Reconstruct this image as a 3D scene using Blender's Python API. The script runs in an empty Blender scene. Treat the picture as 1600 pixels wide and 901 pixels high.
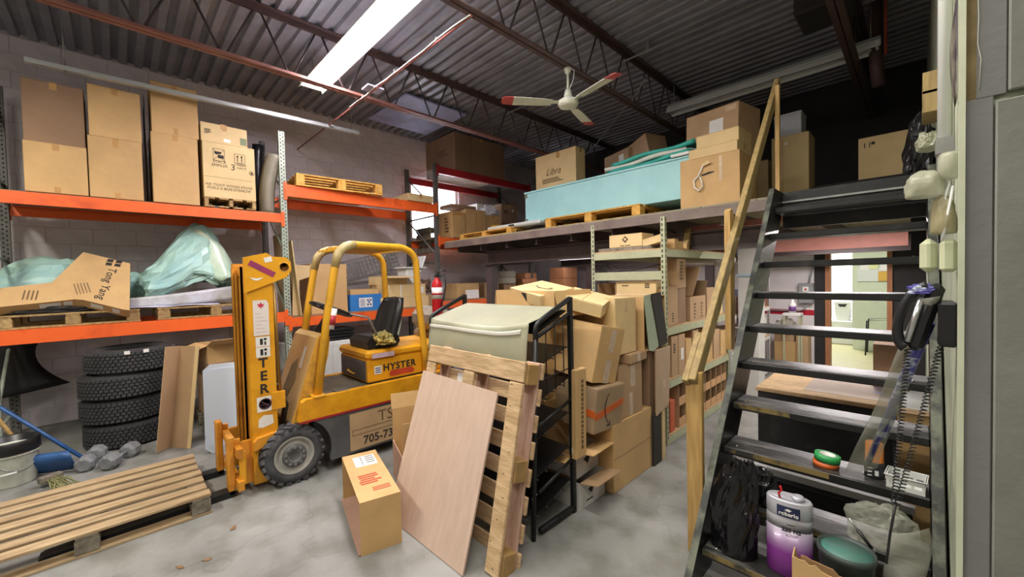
import bpy, bmesh, math, random
from mathutils import Vector, Matrix, Euler, noise

SC = bpy.context.scene
COL = SC.collection
PI = math.pi
rad = math.radians
random.seed(7)

# ------------------------------------------------------------------ camera
cam_data = bpy.data.cameras.new('camera')
cam_data.sensor_width = 36.0
cam_data.lens = 36.0 * 623.5 / 1600.0
cam_data.clip_start = 0.05
cam_data.clip_end = 200
camera = bpy.data.objects.new('camera', cam_data)
COL.objects.link(camera)
yaw, pit, rol = rad(-45.38), rad(-1.502), rad(-1.342)
cf = Vector((math.sin(yaw) * math.cos(pit), math.cos(yaw) * math.cos(pit), math.sin(pit)))
cr = Vector((math.cos(yaw), -math.sin(yaw), 0))
cu = cr.cross(cf)
cr, cu = cr * math.cos(rol) + cu * math.sin(rol), cu * math.cos(rol) - cr * math.sin(rol)
camera.matrix_world = Matrix(((cr.x, cu.x, -cf.x, 0), (cr.y, cu.y, -cf.y, 0), (cr.z, cu.z, -cf.z, 1.65), (0, 0, 0, 1)))
SC.camera = camera

# ------------------------------------------------------------------ world, exposure
world = bpy.data.worlds.new('daylight')
SC.world = world
world.use_nodes = True
wbg = world.node_tree.nodes['Background']
wbg.inputs['Color'].default_value = (0.86, 0.90, 1.0, 1)
wbg.inputs['Strength'].default_value = 11.0
SC.view_settings.view_transform = 'Standard'
SC.view_settings.look = 'None'
SC.view_settings.gamma = 1.0
SC.view_settings.use_curve_mapping = False
SC.view_settings.exposure = 0.5
SC.cycles.max_bounces = 8
SC.cycles.diffuse_bounces = 4
SC.cycles.use_denoising = True
SC.cycles.sample_clamp_indirect = 6.0

TUBE = 50.0          # radiance of the lit fluorescent tubes
LAMP = 1.0          # scale of the area lamps, added fills included


def area_lamp(name, loc, size, power, color, rot=(0, 0, 0)):
    d = bpy.data.lights.new(name, 'AREA')
    d.shape = 'RECTANGLE'
    d.size, d.size_y = size
    d.energy = power * LAMP
    d.color = color
    o = bpy.data.objects.new(name, d)
    COL.objects.link(o)
    o.location = loc
    o.rotation_euler = rot
    return o


# workshop strips out of view behind and beside the camera, then one added fill
area_lamp('unseen_ceiling_lamp', (-3.4, -1.6, 4.1), (2.4, 0.2), 105, (1.0, 0.95, 0.82))
area_lamp('unseen_ceiling_lamp', (0.4, -0.9, 4.1), (2.4, 0.2), 60, (1.0, 0.95, 0.84))
area_lamp('unseen_ceiling_lamp', (-1.3, 1.5, 4.15), (2.4, 0.2), 75, (1.0, 0.96, 0.88))  # extra lamp above the frame, added to brighten the deck cartons
# fill lamps added under the mezzanine, then the office tubes
area_lamp('mezzanine_fill_lamp', (-4.6, 6.2, 2.1), (1.2, 0.1), 16, (1.0, 0.9, 0.9))  # added to lift the dark space below the deck
area_lamp('mezzanine_fill_lamp', (-0.75, 7.0, 2.08), (0.9, 0.2), 22, (1.0, 0.92, 0.92))
area_lamp('mezzanine_fill_lamp', (-0.45, 5.0, 2.125), (0.6, 0.12), 26, (1.0, 0.92, 0.92))  # added to brighten the fascia and the table behind the stair
area_lamp('mezzanine_fill_lamp', (-3.2, 6.4, 2.08), (1.2, 0.1), 12, (1.0, 0.92, 0.9))
area_lamp('office_tube_lamp', (-0.6, 9.3, 2.45), (1.2, 0.5), 30, (1.0, 1.0, 0.96))
area_lamp('office_tube_lamp', (-1.6, 11.6, 2.45), (0.8, 0.5), 60, (0.97, 1.0, 1.0))


# ------------------------------------------------------------------ materials
def srgb(h):
    h = h.lstrip('#')
    out = []
    for i in (0, 2, 4):
        c = int(h[i:i + 2], 16) / 255
        out.append(c / 12.92 if c <= 0.04045 else ((c + 0.055) / 1.055) ** 2.4)
    return out


MATS = {}


def M(key, hexc, rough=0.6, metal=0.0, var=0.0, scale=6.0, stretch=(1, 1, 1), bump=0.0, bscale=None, hex2=None, spread=(0.35, 0.65),
      objvar=0.0, alpha=1.0, trans=0.0, spec=0.5, coat=0.0):
    """Procedural material: base colour with noise between two tones, optional per-object tone and bump."""
    if key in MATS:
        return MATS[key]
    m = bpy.data.materials.new(key)
    m.use_nodes = True
    nt = m.node_tree
    b = nt.nodes['Principled BSDF']
    c = srgb(hexc)
    b.inputs['Base Color'].default_value = (*c, 1)
    b.inputs['Roughness'].default_value = rough
    b.inputs['Metallic'].default_value = metal
    b.inputs['Specular IOR Level'].default_value = spec
    if coat:
        b.inputs['Coat Weight'].default_value = coat
    if alpha < 1:
        b.inputs['Alpha'].default_value = alpha
    if trans:
        b.inputs['Transmission Weight'].default_value = trans
    tc = mp = None
    if var or hex2 or bump:
        tc = nt.nodes.new('ShaderNodeTexCoord')
        mp = nt.nodes.new('ShaderNodeMapping')
        mp.inputs['Scale'].default_value = stretch
        nt.links.new(tc.outputs['Object'], mp.inputs['Vector'])
    outc = None
    if var or hex2:
        n = nt.nodes.new('ShaderNodeTexNoise')
        n.inputs['Scale'].default_value = scale
        n.inputs['Detail'].default_value = 5
        n.inputs['Roughness'].default_value = 0.62
        nt.links.new(mp.outputs['Vector'], n.inputs['Vector'])
        r = nt.nodes.new('ShaderNodeValToRGB')
        r.color_ramp.elements[0].position = spread[0]
        r.color_ramp.elements[1].position = spread[1]
        if hex2:
            c2 = srgb(hex2)
        else:
            c2 = [x * (1 - var) for x in c]
        c1 = c if hex2 else [min(1, x * (1 + var * 0.5)) for x in c]
        r.color_ramp.elements[0].color = (*c2, 1)
        r.color_ramp.elements[1].color = (*c1, 1)
        nt.links.new(n.outputs['Fac'], r.inputs['Fac'])
        outc = r.outputs['Color']
    if objvar:
        oi = nt.nodes.new('ShaderNodeObjectInfo')
        hs = nt.nodes.new('ShaderNodeHueSaturation')
        mr = nt.nodes.new('ShaderNodeMapRange')
        mr.inputs['To Min'].default_value = 1 - objvar
        mr.inputs['To Max'].default_value = 1 + objvar
        nt.links.new(oi.outputs['Random'], mr.inputs['Value'])
        nt.links.new(mr.outputs['Result'], hs.inputs['Value'])
        if outc is not None:
            nt.links.new(outc, hs.inputs['Color'])
        else:
            hs.inputs['Color'].default_value = (*c, 1)
        outc = hs.outputs['Color']
    if outc is not None:
        nt.links.new(outc, b.inputs['Base Color'])
    if bump:
        n2 = nt.nodes.new('ShaderNodeTexNoise')
        n2.inputs['Scale'].default_value = bscale or scale * 4
        n2.inputs['Detail'].default_value = 4
        nt.links.new(mp.outputs['Vector'], n2.inputs['Vector'])
        bp = nt.nodes.new('ShaderNodeBump')
        bp.inputs['Strength'].default_value = bump
        bp.inputs['Distance'].default_value = 0.01
        nt.links.new(n2.outputs['Fac'], bp.inputs['Height'])
        nt.links.new(bp.outputs['Normal'], b.inputs['Normal'])
    MATS[key] = m
    return m


def emit(key, hexc, strength):
    if key in MATS:
        return MATS[key]
    m = bpy.data.materials.new(key)
    m.use_nodes = True
    b = m.node_tree.nodes['Principled BSDF']
    c = srgb(hexc)
    b.inputs['Base Color'].default_value = (*c, 1)
    b.inputs['Emission Color'].default_value = (*c, 1)
    b.inputs['Emission Strength'].default_value = strength
    MATS[key] = m
    return m


KRAFT = M('kraft_card', 'CBA671', 0.75, var=0.12, scale=3, objvar=0.06, bump=0.05)
KRAFT2 = M('pale_kraft_card', 'D8BD8A', 0.75, var=0.10, scale=3, objvar=0.05, bump=0.05)
BROWN = M('brown_card', 'B3936F', 0.78, var=0.12, scale=3, objvar=0.07, bump=0.05)
DARKCARD = M('dusty_brown_card', '94765C', 0.8, var=0.15, scale=3, objvar=0.06)
INSIDE = M('card_inside', 'A8845A', 0.85, var=0.1, scale=3)
TAPE = M('packing_tape', 'BC9054', 0.35, var=0.1, scale=9)
CLEARTAPE = M('clear_tape', 'C9AC88', 0.3, var=0.15, scale=20)
WHITE = M('white_paper', 'E6E4DF', 0.7, var=0.05, scale=10)
WPLAST = M('white_plastic', 'DADCD8', 0.4, var=0.05, scale=4)
INK = M('black_print', '2A2622', 0.8)
BROWNINK = M('brown_print', '6B5436', 0.8)
REDINK = M('red_print', 'B4482F', 0.8)
BLUEINK = M('blue_print', '3B4F86', 0.8)
PALLETW = M('pallet_wood', 'B79A68', 0.8, hex2='8E7148', scale=5, stretch=(6, 1, 6), objvar=0.12, bump=0.25)
PALLETWX = M('pallet_wood_cross', 'B79A68', 0.8, hex2='8A6D46', scale=5, stretch=(1, 6, 6), objvar=0.12, bump=0.25)
NEWPALLET = M('new_pallet_wood', 'E0B35C', 0.7, hex2='C8923C', scale=5, stretch=(4, 1, 4), objvar=0.08, bump=0.15)
GREYWOOD = M('weathered_wood', '8C8474', 0.85, hex2='5E574B', scale=6, stretch=(3, 1, 3), objvar=0.1, bump=0.3)
LUMBER = M('lumber', 'C4A062', 0.6, hex2='A6824A', scale=4, stretch=(9, 9, 1), bump=0.15)
LUMBER2 = M('weathered_lumber', 'A8905A', 0.65, hex2='867048', scale=4, stretch=(9, 9, 1), bump=0.2)
ORANGE = M('rack_orange', 'EE6526', 0.45, hex2='CC4E1C', scale=2.5, spread=(0.3, 0.45))
REDBEAM = M('rack_red', 'B3262C', 0.45, hex2='8C2226', scale=2.5)
RACKGREY = M('rack_galvanised', 'A9B3A2', 0.5, metal=0.2, var=0.25, scale=8)
RACKDARK = M('rack_dark_steel', '6C6A66', 0.5, metal=0.3, var=0.25, scale=8)
HOLE = M('punched_hole', '1C1C1A', 0.9)
YELLOW = M('truck_yellow', 'E3A11C', 0.38, hex2='C07F14', scale=3, spread=(0.28, 0.5), bump=0.05)
YELLOWD = M('truck_yellow_worn', 'D8A03A', 0.5, hex2='8B6A34', scale=5, spread=(0.3, 0.5))
TRUCKGREY = M('truck_grey', '595A5C', 0.5, var=0.25, scale=4)
BLACKPL = M('black_plastic', '1B1B1D', 0.35, var=0.2, scale=6)
BLACKST = M('black_steel', '222324', 0.45, metal=0.3, var=0.2, scale=6)
RUBBER = M('tyre_rubber', '2C2C2D', 0.8, var=0.25, scale=7)
RUBBERD = M('dusty_rubber', '56565A', 0.85, hex2='343437', scale=7)
STEEL = M('bare_steel', '9A9A98', 0.4, metal=0.6, var=0.2, scale=7)
CHROME = M('bright_steel', 'C9CBCC', 0.25, metal=0.9)
STAIRBLK = M('worn_black_paint', '3A3A38', 0.42, hex2='171717', scale=5, spread=(0.52, 0.80), bump=0.1)
STAIRTOP = M('scuffed_tread_paint', '7C7872', 0.38, hex2='2B2B2A', scale=4, stretch=(1, 4, 4), spread=(0.50, 0.72), bump=0.15)
BAREEDGE = M('bare_wood_edge', '7E6C3E', 0.7, hex2='2E2D28', scale=7, stretch=(1, 1, 1), spread=(0.42, 0.55))
TEALBAG = M('teal_plastic_film', '9CC8CC', 0.36, hex2='AFD2C0', scale=2.5, alpha=1.0, bump=0.1)
GREYPL = M('grey_plastic', '8F9291', 0.5, var=0.1)
REDPL = M('red_paint', 'B5161F', 0.35, var=0.1)
BLUEPL = M('blue_plastic', '2E5D96', 0.45, hex2='24497A', scale=4)
SHELFGREY = M('shelf_pale_green_steel', 'B4B898', 0.5, metal=0.15, var=0.12, scale=5)
SHELFWHITE = M('shelf_white_steel', 'D6D4D0', 0.5, var=0.08, scale=5)
CHIP = M('particle_board', 'C4A47A', 0.8, var=0.18, scale=14)


# ------------------------------------------------------------------ mesh builder
class MB:
    def __init__(s):
        s.v, s.f, s.m, s.sm = [], [], [], []

    def add(s, vs, fs, mi=0, T=None, smooth=False):
        o = len(s.v)
        for p in vs:
            p = Vector(p)
            s.v.append(T @ p if T else p)
        for f in fs:
            s.f.append([i + o for i in f])
            s.m.append(mi)
            s.sm.append(smooth)
        return s

    def box(s, x0, x1, y0, y1, z0, z1, mi=0, T=None):
        vs = [(x0, y0, z0), (x1, y0, z0), (x1, y1, z0), (x0, y1, z0), (x0, y0, z1), (x1, y0, z1), (x1, y1, z1), (x0, y1, z1)]
        fs = [(0, 3, 2, 1), (4, 5, 6, 7), (0, 1, 5, 4), (1, 2, 6, 5), (2, 3, 7, 6), (3, 0, 4, 7)]
        return s.add(vs, fs, mi, T)

    def cbox(s, x0, x1, y0, y1, z0, z1, c=0.004, mi=0, T=None):
        """box with chamfered edges"""
        c = min(c, (x1 - x0) * .45, (y1 - y0) * .45, (z1 - z0) * .45)
        bm = bmesh.new()
        vs = [bm.verts.new(p) for p in [(x0, y0, z0), (x1, y0, z0), (x1, y1, z0), (x0, y1, z0), (x0, y0, z1), (x1, y0, z1), (x1, y1, z1), (x0, y1, z1)]]
        for f in [(0, 3, 2, 1), (4, 5, 6, 7), (0, 1, 5, 4), (1, 2, 6, 5), (2, 3, 7, 6), (3, 0, 4, 7)]:
            bm.faces.new([vs[i] for i in f])
        bmesh.ops.bevel(bm, geom=list(bm.edges), offset=c, segments=1, affect='EDGES')
        bm.verts.index_update()
        s.add([v.co.copy() for v in bm.verts], [[v.index for v in f.verts] for f in bm.faces], mi, T)
        bm.free()
        return s

    def prism(s, poly, a, b, axis='x', mi=0, T=None):
        """polygon in the two other axes, extruded a..b along axis (x: (y,z); y: (x,z); z: (x,y))"""
        n = len(poly)

        def P(u, v, w):
            return {'x': (w, u, v), 'y': (u, w, v), 'z': (u, v, w)}[axis]
        vs = [P(u, v, a) for u, v in poly] + [P(u, v, b) for u, v in poly]
        fs = [list(range(n))[::-1], list(range(n, 2 * n))]
        for i in range(n):
            j = (i + 1) % n
            fs.append((i, j, n + j, n + i))
        return s.add(vs, fs, mi, T)

    def tube(s, pts, r, n=8, mi=0, T=None, smooth=True, closed=False):
        pts = [Vector(p) for p in pts]
        rs = r if isinstance(r, (list, tuple)) else [r] * len(pts)
        vs, fs = [], []
        up = None
        m = len(pts)
        for i, p in enumerate(pts):
            a = pts[i - 1] if (i > 0 or closed) else p
            b = pts[(i + 1) % m] if (i < m - 1 or closed) else p
            t = (b - a)
            if t.length < 1e-9:
                t = Vector((0, 0, 1))
            t.normalize()
            if up is None:
                up = Vector((0, 0, 1)) if abs(t.z) < 0.9 else Vector((1, 0, 0))
            side = t.cross(up)
            if side.length < 1e-6:
                side = t.cross(Vector((0, 1, 0)))
            side.normalize()
            up = side.cross(t).normalized()
            for k in range(n):
                an = 2 * PI * (k + .5) / n
                vs.append(p + side * math.cos(an) * rs[i] + up * math.sin(an) * rs[i])
        for i in range(m if closed else m - 1):
            j = (i + 1) % m
            for k in range(n):
                l = (k + 1) % n
                fs.append((i * n + k, i * n + l, j * n + l, j * n + k))
        s.add(vs, fs, mi, T, smooth)
        if not closed:
            o = len(s.v) - len(vs)
            s.f.append([o + k for k in range(n)][::-1]); s.m.append(mi); s.sm.append(False)
            s.f.append([o + (m - 1) * n + k for k in range(n)]); s.m.append(mi); s.sm.append(False)
        return s

    def lathe(s, prof, n=24, mi=0, T=None, smooth=True):
        vs, fs = [], []
        for r, z in prof:
            for k in range(n):
                a = 2 * PI * k / n
                vs.append((r * math.cos(a), r * math.sin(a), z))
        for i in range(len(prof) - 1):
            for k in range(n):
                l = (k + 1) % n
                fs.append((i * n + k, i * n + l, (i + 1) * n + l, (i + 1) * n + k))
        ring = prof[0] == prof[-1]
        if prof[0][0] > 1e-4 and not ring:
            fs.append(list(range(n))[::-1])
        if prof[-1][0] > 1e-4 and not ring:
            fs.append([(len(prof) - 1) * n + k for k in range(n)])
        return s.add(vs, fs, mi, T, smooth)

    def cyl(s, r, z0, z1, n=20, mi=0, T=None, smooth=True):
        return s.lathe([(r, z0), (r, z1)], n, mi, T, smooth)

    def grid(s, fn, nu, nv, mi=0, T=None, smooth=True):
        vs = [fn(i / nu, j / nv) for j in range(nv + 1) for i in range(nu + 1)]
        fs = [(j * (nu + 1) + i, j * (nu + 1) + i + 1, (j + 1) * (nu + 1) + i + 1, (j + 1) * (nu + 1) + i) for j in range(nv) for i in range(nu)]
        return s.add(vs, fs, mi, T, smooth)

    def sheet(s, fn, nu, nv, th=0.004, mi=0, T=None, smooth=True):
        """a grid with thickness: fn(u,v) gives points, offset along +z of T-space normal estimate"""
        P = [[Vector(fn(i / nu, j / nv)) for i in range(nu + 1)] for j in range(nv + 1)]
        vs, N = [], (nu + 1) * (nv + 1)
        nor = []
        for j in range(nv + 1):
            for i in range(nu + 1):
                du = P[j][min(i + 1, nu)] - P[j][max(i - 1, 0)]
                dv = P[min(j + 1, nv)][i] - P[max(j - 1, 0)][i]
                n_ = du.cross(dv)
                n_ = n_.normalized() if n_.length > 1e-9 else Vector((0, 0, 1))
                nor.append(n_)
        flat = [P[j][i] for j in range(nv + 1) for i in range(nu + 1)]
        vs = [p + n_ * th / 2 for p, n_ in zip(flat, nor)] + [p - n_ * th / 2 for p, n_ in zip(flat, nor)]
        fs = []
        w = nu + 1
        for j in range(nv):
            for i in range(nu):
                a, b, c, d = j * w + i, j * w + i + 1, (j + 1) * w + i + 1, (j + 1) * w + i
                fs.append((a, b, c, d))
                fs.append((N + d, N + c, N + b, N + a))
        ring = [i for i in range(nu + 1)] + [j * w + nu for j in range(1, nv + 1)] + [nv * w + i for i in range(nu - 1, -1, -1)] + [j * w for j in range(nv - 1, 0, -1)]
        for k in range(len(ring)):
            a, b = ring[k], ring[(k + 1) % len(ring)]
            fs.append((b, a, N + a, N + b))
        return s.add(vs, fs, mi, T, smooth)

    def obj(s, name, mats, parent=None, world=False):
        """link as one mesh object; world=True means the vertices are world coordinates"""
        me = bpy.data.meshes.new(name)
        vs = s.v
        if world and parent is not None:
            inv = wm(parent).inverted()
            vs = [inv @ p for p in vs]
        me.from_pydata([tuple(p) for p in vs], [], s.f)
        if not isinstance(mats, (list, tuple)):
            mats = [mats]
        for m in mats:
            me.materials.append(m)
        me.polygons.foreach_set('material_index', s.m)
        me.polygons.foreach_set('use_smooth', s.sm)
        me.update()
        o = bpy.data.objects.new(name, me)
        COL.objects.link(o)
        if parent is not None:
            o.parent = parent
        return o


def wm(o):
    m = o.matrix_basis.copy()
    while o.parent is not None:
        o = o.parent
        m = o.matrix_basis @ m
    return m


def T(loc=(0, 0, 0), rot=(0, 0, 0)):
    return Matrix.Translation(loc) @ Euler(rot).to_matrix().to_4x4()


def tag(o, label=None, cat=None, group=None, kind=None):
    if label:
        o['label'] = label
    if cat:
        o['category'] = cat
    if group:
        o['group'] = group
    if kind:
        o['kind'] = kind
    return o


def thing(name, label, cat, loc=(0, 0, 0), rot=(0, 0, 0), group=None):
    o = bpy.data.objects.new(name, None)
    o.empty_display_size = 0.1
    COL.objects.link(o)
    o.location = loc
    o.rotation_euler = rot
    return tag(o, label, cat, group)


def dup(root, loc, rot=None, label=None, group=None):
    r = root.copy(); COL.objects.link(r)
    r.location = loc
    if rot is not None:
        r.rotation_euler = rot
    if label:
        r['label'] = label
    if group:
        r['group'] = group
    for ch in list(root.children):
        c = ch.copy(); COL.objects.link(c); c.parent = r
        for g in list(ch.children):
            d = g.copy(); COL.objects.link(d); d.parent = c
    return r


def text(string, size, mat, parent, mtx, name='lettering', ext=0.0006, shear=0.0, off=0.0, space=1.0, align='CENTER'):
    cu_ = bpy.data.curves.new(name, 'FONT')
    cu_.body = string
    cu_.size = size
    cu_.align_x = align
    cu_.align_y = 'CENTER'
    cu_.extrude = ext
    cu_.shear = shear
    cu_.offset = off
    cu_.space_character = space
    cu_.resolution_u = 3
    tmp = bpy.data.objects.new(name, cu_)
    me = bpy.data.meshes.new_from_object(tmp)
    bpy.data.objects.remove(tmp)
    bpy.data.curves.remove(cu_)
    me.transform(mtx)
    me.materials.clear()
    me.materials.append(mat)
    o = bpy.data.objects.new(name, me)
    COL.objects.link(o)
    o.parent = parent
    return o


def face_frame(face, w, d, h):
    """frame of a box face (box centred in x,y; z from 0): u right, v up seen from outside; origin at face centre"""
    c = {'-y': ((0, -d / 2, h / 2), (1, 0, 0), (0, 0, 1)), '+x': ((w / 2, 0, h / 2), (0, 1, 0), (0, 0, 1)),
         '+y': ((0, d / 2, h / 2), (-1, 0, 0), (0, 0, 1)), '-x': ((-w / 2, 0, h / 2), (0, -1, 0), (0, 0, 1)),
         '+z': ((0, 0, h), (1, 0, 0), (0, 1, 0))}[face]
    o, u, v = map(Vector, c)
    n = u.cross(v)
    return Matrix(((u.x, v.x, n.x, o.x), (u.y, v.y, n.y, o.y), (u.z, v.z, n.z, o.z), (0, 0, 0, 1)))


def carton(label, loc, size, rz=0, group=None, mat=None, top='closed', tape=True, marks=(), rot=None, name='cardboard_box', flaps=None, inside=None, open_side=None, cat='box'):
    """A carton on its base centre. top: closed / open. flaps: {side: angle from vertical outwards, degrees}.
    marks: ('text',face,u,v,size,string,mat[,angle]) ('paper',face,u,v,w,h) ('bars',face,u,v,w,h,n,mat) ('strip',face,u,v,w,h,mat)"""
    mat = mat or KRAFT
    w, d, h = size
    t = thing(name, label, cat, loc, rot or (0, 0, rad(rz)), group)
    if top == 'closed':
        b = MB()
        b.cbox(-w / 2, w / 2, -d / 2, d / 2, 0, h - 0.004, 0.004)
        b.obj('carton_body', mat, t)
        g = 0.003
        if w >= d:
            for sgn in (-1, 1):
                f = MB().box(-w / 2 + .002, w / 2 - .002, min(sgn * g, sgn * d / 2), max(sgn * g, sgn * d / 2), h - 0.004, h)
                f.obj('top_flap', mat, t)
            if tape:
                k = MB().box(-w / 2 - .001, w / 2 + .001, -.025, .025, h, h + .0012).box(w / 2, w / 2 + .0015, -.025, .025, h - .07, h + .0012).box(-w / 2 - .0015, -w / 2, -.025, .025, h - .07, h + .0012)
                k.obj('tape', TAPE, t)
        else:
            for sgn in (-1, 1):
                f = MB().box(min(sgn * g, sgn * w / 2), max(sgn * g, sgn * w / 2), -d / 2 + .002, d / 2 - .002, h - 0.004, h)
                f.obj('top_flap', mat, t)
            if tape:
                k = MB().box(-.025, .025, -d / 2 - .001, d / 2 + .001, h, h + .0012).box(-.025, .025, -d / 2 - .0015, -d / 2, h - .07, h + .0012).box(-.025, .025, d / 2, d / 2 + .0015, h - .07, h + .0012)
                k.obj('tape', TAPE, t)
    else:
        e = 0.006
        b = MB()
        b.box(-w / 2, w / 2, -d / 2, d / 2, 0, e)
        for s_ in ('-y', '+y', '-x', '+x'):
            if s_ == open_side:
                continue
            if s_ == '-y': b.box(-w / 2, w / 2, -d / 2, -d / 2 + e, e, h)
            if s_ == '+y': b.box(-w / 2, w / 2, d / 2 - e, d / 2, e, h)
            if s_ == '-x': b.box(-w / 2, -w / 2 + e, -d / 2 + e, d / 2 - e, e, h)
            if s_ == '+x': b.box(w / 2 - e, w / 2, -d / 2 + e, d / 2 - e, e, h)
        b.obj('carton_body', mat, t)
        for s_, an in (flaps or {}).items():
            ln = min(w, d) / 2 * .96
            a = rad(an)
            if s_ == '-y':
                mt = T((0, -d / 2, h), (a, 0, 0)); f = MB().box(-w / 2, w / 2, 0, .005, 0, ln, 0, mt)
            elif s_ == '+y':
                mt = T((0, d / 2, h), (-a, 0, 0)); f = MB().box(-w / 2, w / 2, -.005, 0, 0, ln, 0, mt)
            elif s_ == '-x':
                mt = T((-w / 2, 0, h), (0, -a, 0)); f = MB().box(0, .005, -d / 2, d / 2, 0, ln, 0, mt)
            else:
                mt = T((w / 2, 0, h), (0, a, 0)); f = MB().box(-.005, 0, -d / 2, d / 2, 0, ln, 0, mt)
            f.obj('flap', inside or mat, t)
    for mk in marks:
        F = face_frame(mk[1], w, d, h)
        if mk[0] == 'text':
            an = rad(mk[7]) if len(mk) > 7 else 0
            sh = mk[8] if len(mk) > 8 else 0
            text(mk[5], mk[4], mk[6], t, F @ Matrix.Translation((mk[2] * w_of(mk[1], w, d), mk[3] * h_of(mk[1], d, h), .0016)) @ Matrix.Rotation(an, 4, 'Z'), shear=sh)
        else:
            u, v = mk[2] * w_of(mk[1], w, d), mk[3] * h_of(mk[1], d, h)
            if mk[0] == 'paper':
                p = MB().box(u - mk[4] / 2, u + mk[4] / 2, v - mk[5] / 2, v + mk[5] / 2, 0, .0014, 0, F)
                p.obj('shipping_label', WHITE, t)
            elif mk[0] == 'strip':
                p = MB().box(u - mk[4] / 2, u + mk[4] / 2, v - mk[5] / 2, v + mk[5] / 2, 0, .0018, 0, F)
                p.obj('tape', mk[6], t)
            elif mk[0] == 'bars':
                n = mk[6]
                p = MB()
                rr = random.Random(int(abs(u * 1000)) + n)
                for i in range(n):
                    y = v + mk[5] / 2 - (i + .5) * mk[5] / n
                    k = rr.uniform(.55, 1)
                    p.box(u - mk[4] / 2, u - mk[4] / 2 + mk[4] * k, y - mk[5] / n * .28, y + mk[5] / n * .28, 0, .002, 0, F)
                p.obj('print', mk[7], t)
    return t


def w_of(face, w, d):
    return w if face in ('-y', '+y', '+z') else d


def h_of(face, d, h):
    return d if face == '+z' else h


def blob(name, label, cat, c, r, mat, seed=0, amp=0.25, freq=1.6, nu=40, nv=24, flat=True, crease=0.5, fn=None, group=None, parent=None, smooth=False):
    """crumpled soft form: an ellipsoid with folded noise, flattened on its base"""
    sv = Vector((seed * 7.3, seed * 3.1, seed * 1.7))
    mb = MB()

    def P(u, v):
        a, b = 2 * PI * u, PI * (v - .5)
        d = Vector((math.cos(a) * math.cos(b), math.sin(a) * math.cos(b), math.sin(b)))
        n1 = noise.noise(d * freq + sv)
        n2 = 1 - abs(noise.noise(d * freq * 2.7 + sv * 2)) * 2
        n3 = abs(noise.noise(d * freq * 6 + sv))
        k = 1 + amp * n1 + amp * crease * (n2 - .5) - amp * crease * .4 * n3
        q = d * freq * 1.3 + sv
        q += Vector((noise.noise(q * 1.7), noise.noise(q * 1.7 + Vector((9, 0, 0))), noise.noise(q * 1.7 + Vector((0, 9, 0))))) * .35
        dv = noise.voronoi(q)[0]
        k += amp * crease * .9 * (.35 - (dv[1] - dv[0]))
        p = Vector((d.x * r[0] * k, d.y * r[1] * k, d.z * r[2] * k))
        if flat:
            p.z = max(p.z, -r[2] * .55) + r[2] * .55
        if fn:
            p = Vector(fn(p))
        return p
    mb.grid(P, nu, nv, 0, None, smooth)
    o = mb.obj(name, mat, parent)
    if label:
        o.location = c
        tag(o, label, cat, group)
    return o

# ================================================================== the setting
def concrete_floor():
    m = M('concrete_floor', '989894', 0.62, hex2='787875', scale=1.1, spread=(0.32, 0.62), bump=0.12, bscale=40)
    nt = m.node_tree
    b = nt.nodes['Principled BSDF']
    old = b.inputs['Base Color'].links[0].from_socket
    tc = [n for n in nt.nodes if n.type == 'TEX_COORD'][0]
    v = nt.nodes.new('ShaderNodeTexVoronoi')          # hairline cracks
    v.feature = 'DISTANCE_TO_EDGE'
    v.inputs['Scale'].default_value = 0.55
    nz = nt.nodes.new('ShaderNodeTexNoise')
    nz.inputs['Scale'].default_value = 3
    ad = nt.nodes.new('ShaderNodeVectorMath'); ad.operation = 'MULTIPLY_ADD'
    ad.inputs[1].default_value = (.35, .35, .35)
    nt.links.new(tc.outputs['Object'], nz.inputs['Vector'])
    nt.links.new(nz.outputs['Color'], ad.inputs[0])
    nt.links.new(tc.outputs['Object'], ad.inputs[2])
    nt.links.new(ad.outputs[0], v.inputs['Vector'])
    r = nt.nodes.new('ShaderNodeValToRGB')
    r.color_ramp.elements[0].position = 0.001
    r.color_ramp.elements[0].color = (.84, .84, .83, 1)
    r.color_ramp.elements[1].position = 0.0028
    nt.links.new(v.outputs['Distance'], r.inputs['Fac'])
    # dusty grime in larger patches
    n2 = nt.nodes.new('ShaderNodeTexNoise'); n2.inputs['Scale'].default_value = 4.5; n2.inputs['Detail'].default_value = 8
    nt.links.new(tc.outputs['Object'], n2.inputs['Vector'])
    r2 = nt.nodes.new('ShaderNodeValToRGB')
    r2.color_ramp.elements[0].position = .36; r2.color_ramp.elements[0].color = (.66, .65, .6, 1)
    r2.color_ramp.elements[1].position = .56
    nt.links.new(n2.outputs['Fac'], r2.inputs['Fac'])
    mx = nt.nodes.new('ShaderNodeMix'); mx.data_type = 'RGBA'; mx.blend_type = 'MULTIPLY'; mx.inputs[0].default_value = 1
    nt.links.new(old, mx.inputs[6]); nt.links.new(r.outputs['Color'], mx.inputs[7])
    mx2 = nt.nodes.new('ShaderNodeMix'); mx2.data_type = 'RGBA'; mx2.blend_type = 'MULTIPLY'; mx2.inputs[0].default_value = .8
    nt.links.new(mx.outputs[2], mx2.inputs[6]); nt.links.new(r2.outputs['Color'], mx2.inputs[7])
    nt.links.new(mx2.outputs[2], b.inputs['Base Color'])
    return m


def struct(mb, name, mat, parent=None):
    o = mb.obj(name, mat, parent)
    if parent is None:
        o['kind'] = 'structure'
    return o


XW, YF, XR, ZC = -7.4, 8.3, 0.12, 4.65
BLOCKM = M('painted_block', 'D6CFD1', 0.75, var=0.08, scale=5, objvar=0.02, bump=0.2, bscale=60)
MORTAR = M('painted_mortar', 'C2BBBD', 0.85, var=0.1)
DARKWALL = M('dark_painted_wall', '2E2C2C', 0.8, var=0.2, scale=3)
struct(MB().box(XW - .2, 3.2, -3.6, YF + 4.2, -.15, 0), 'floor', concrete_floor())

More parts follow.
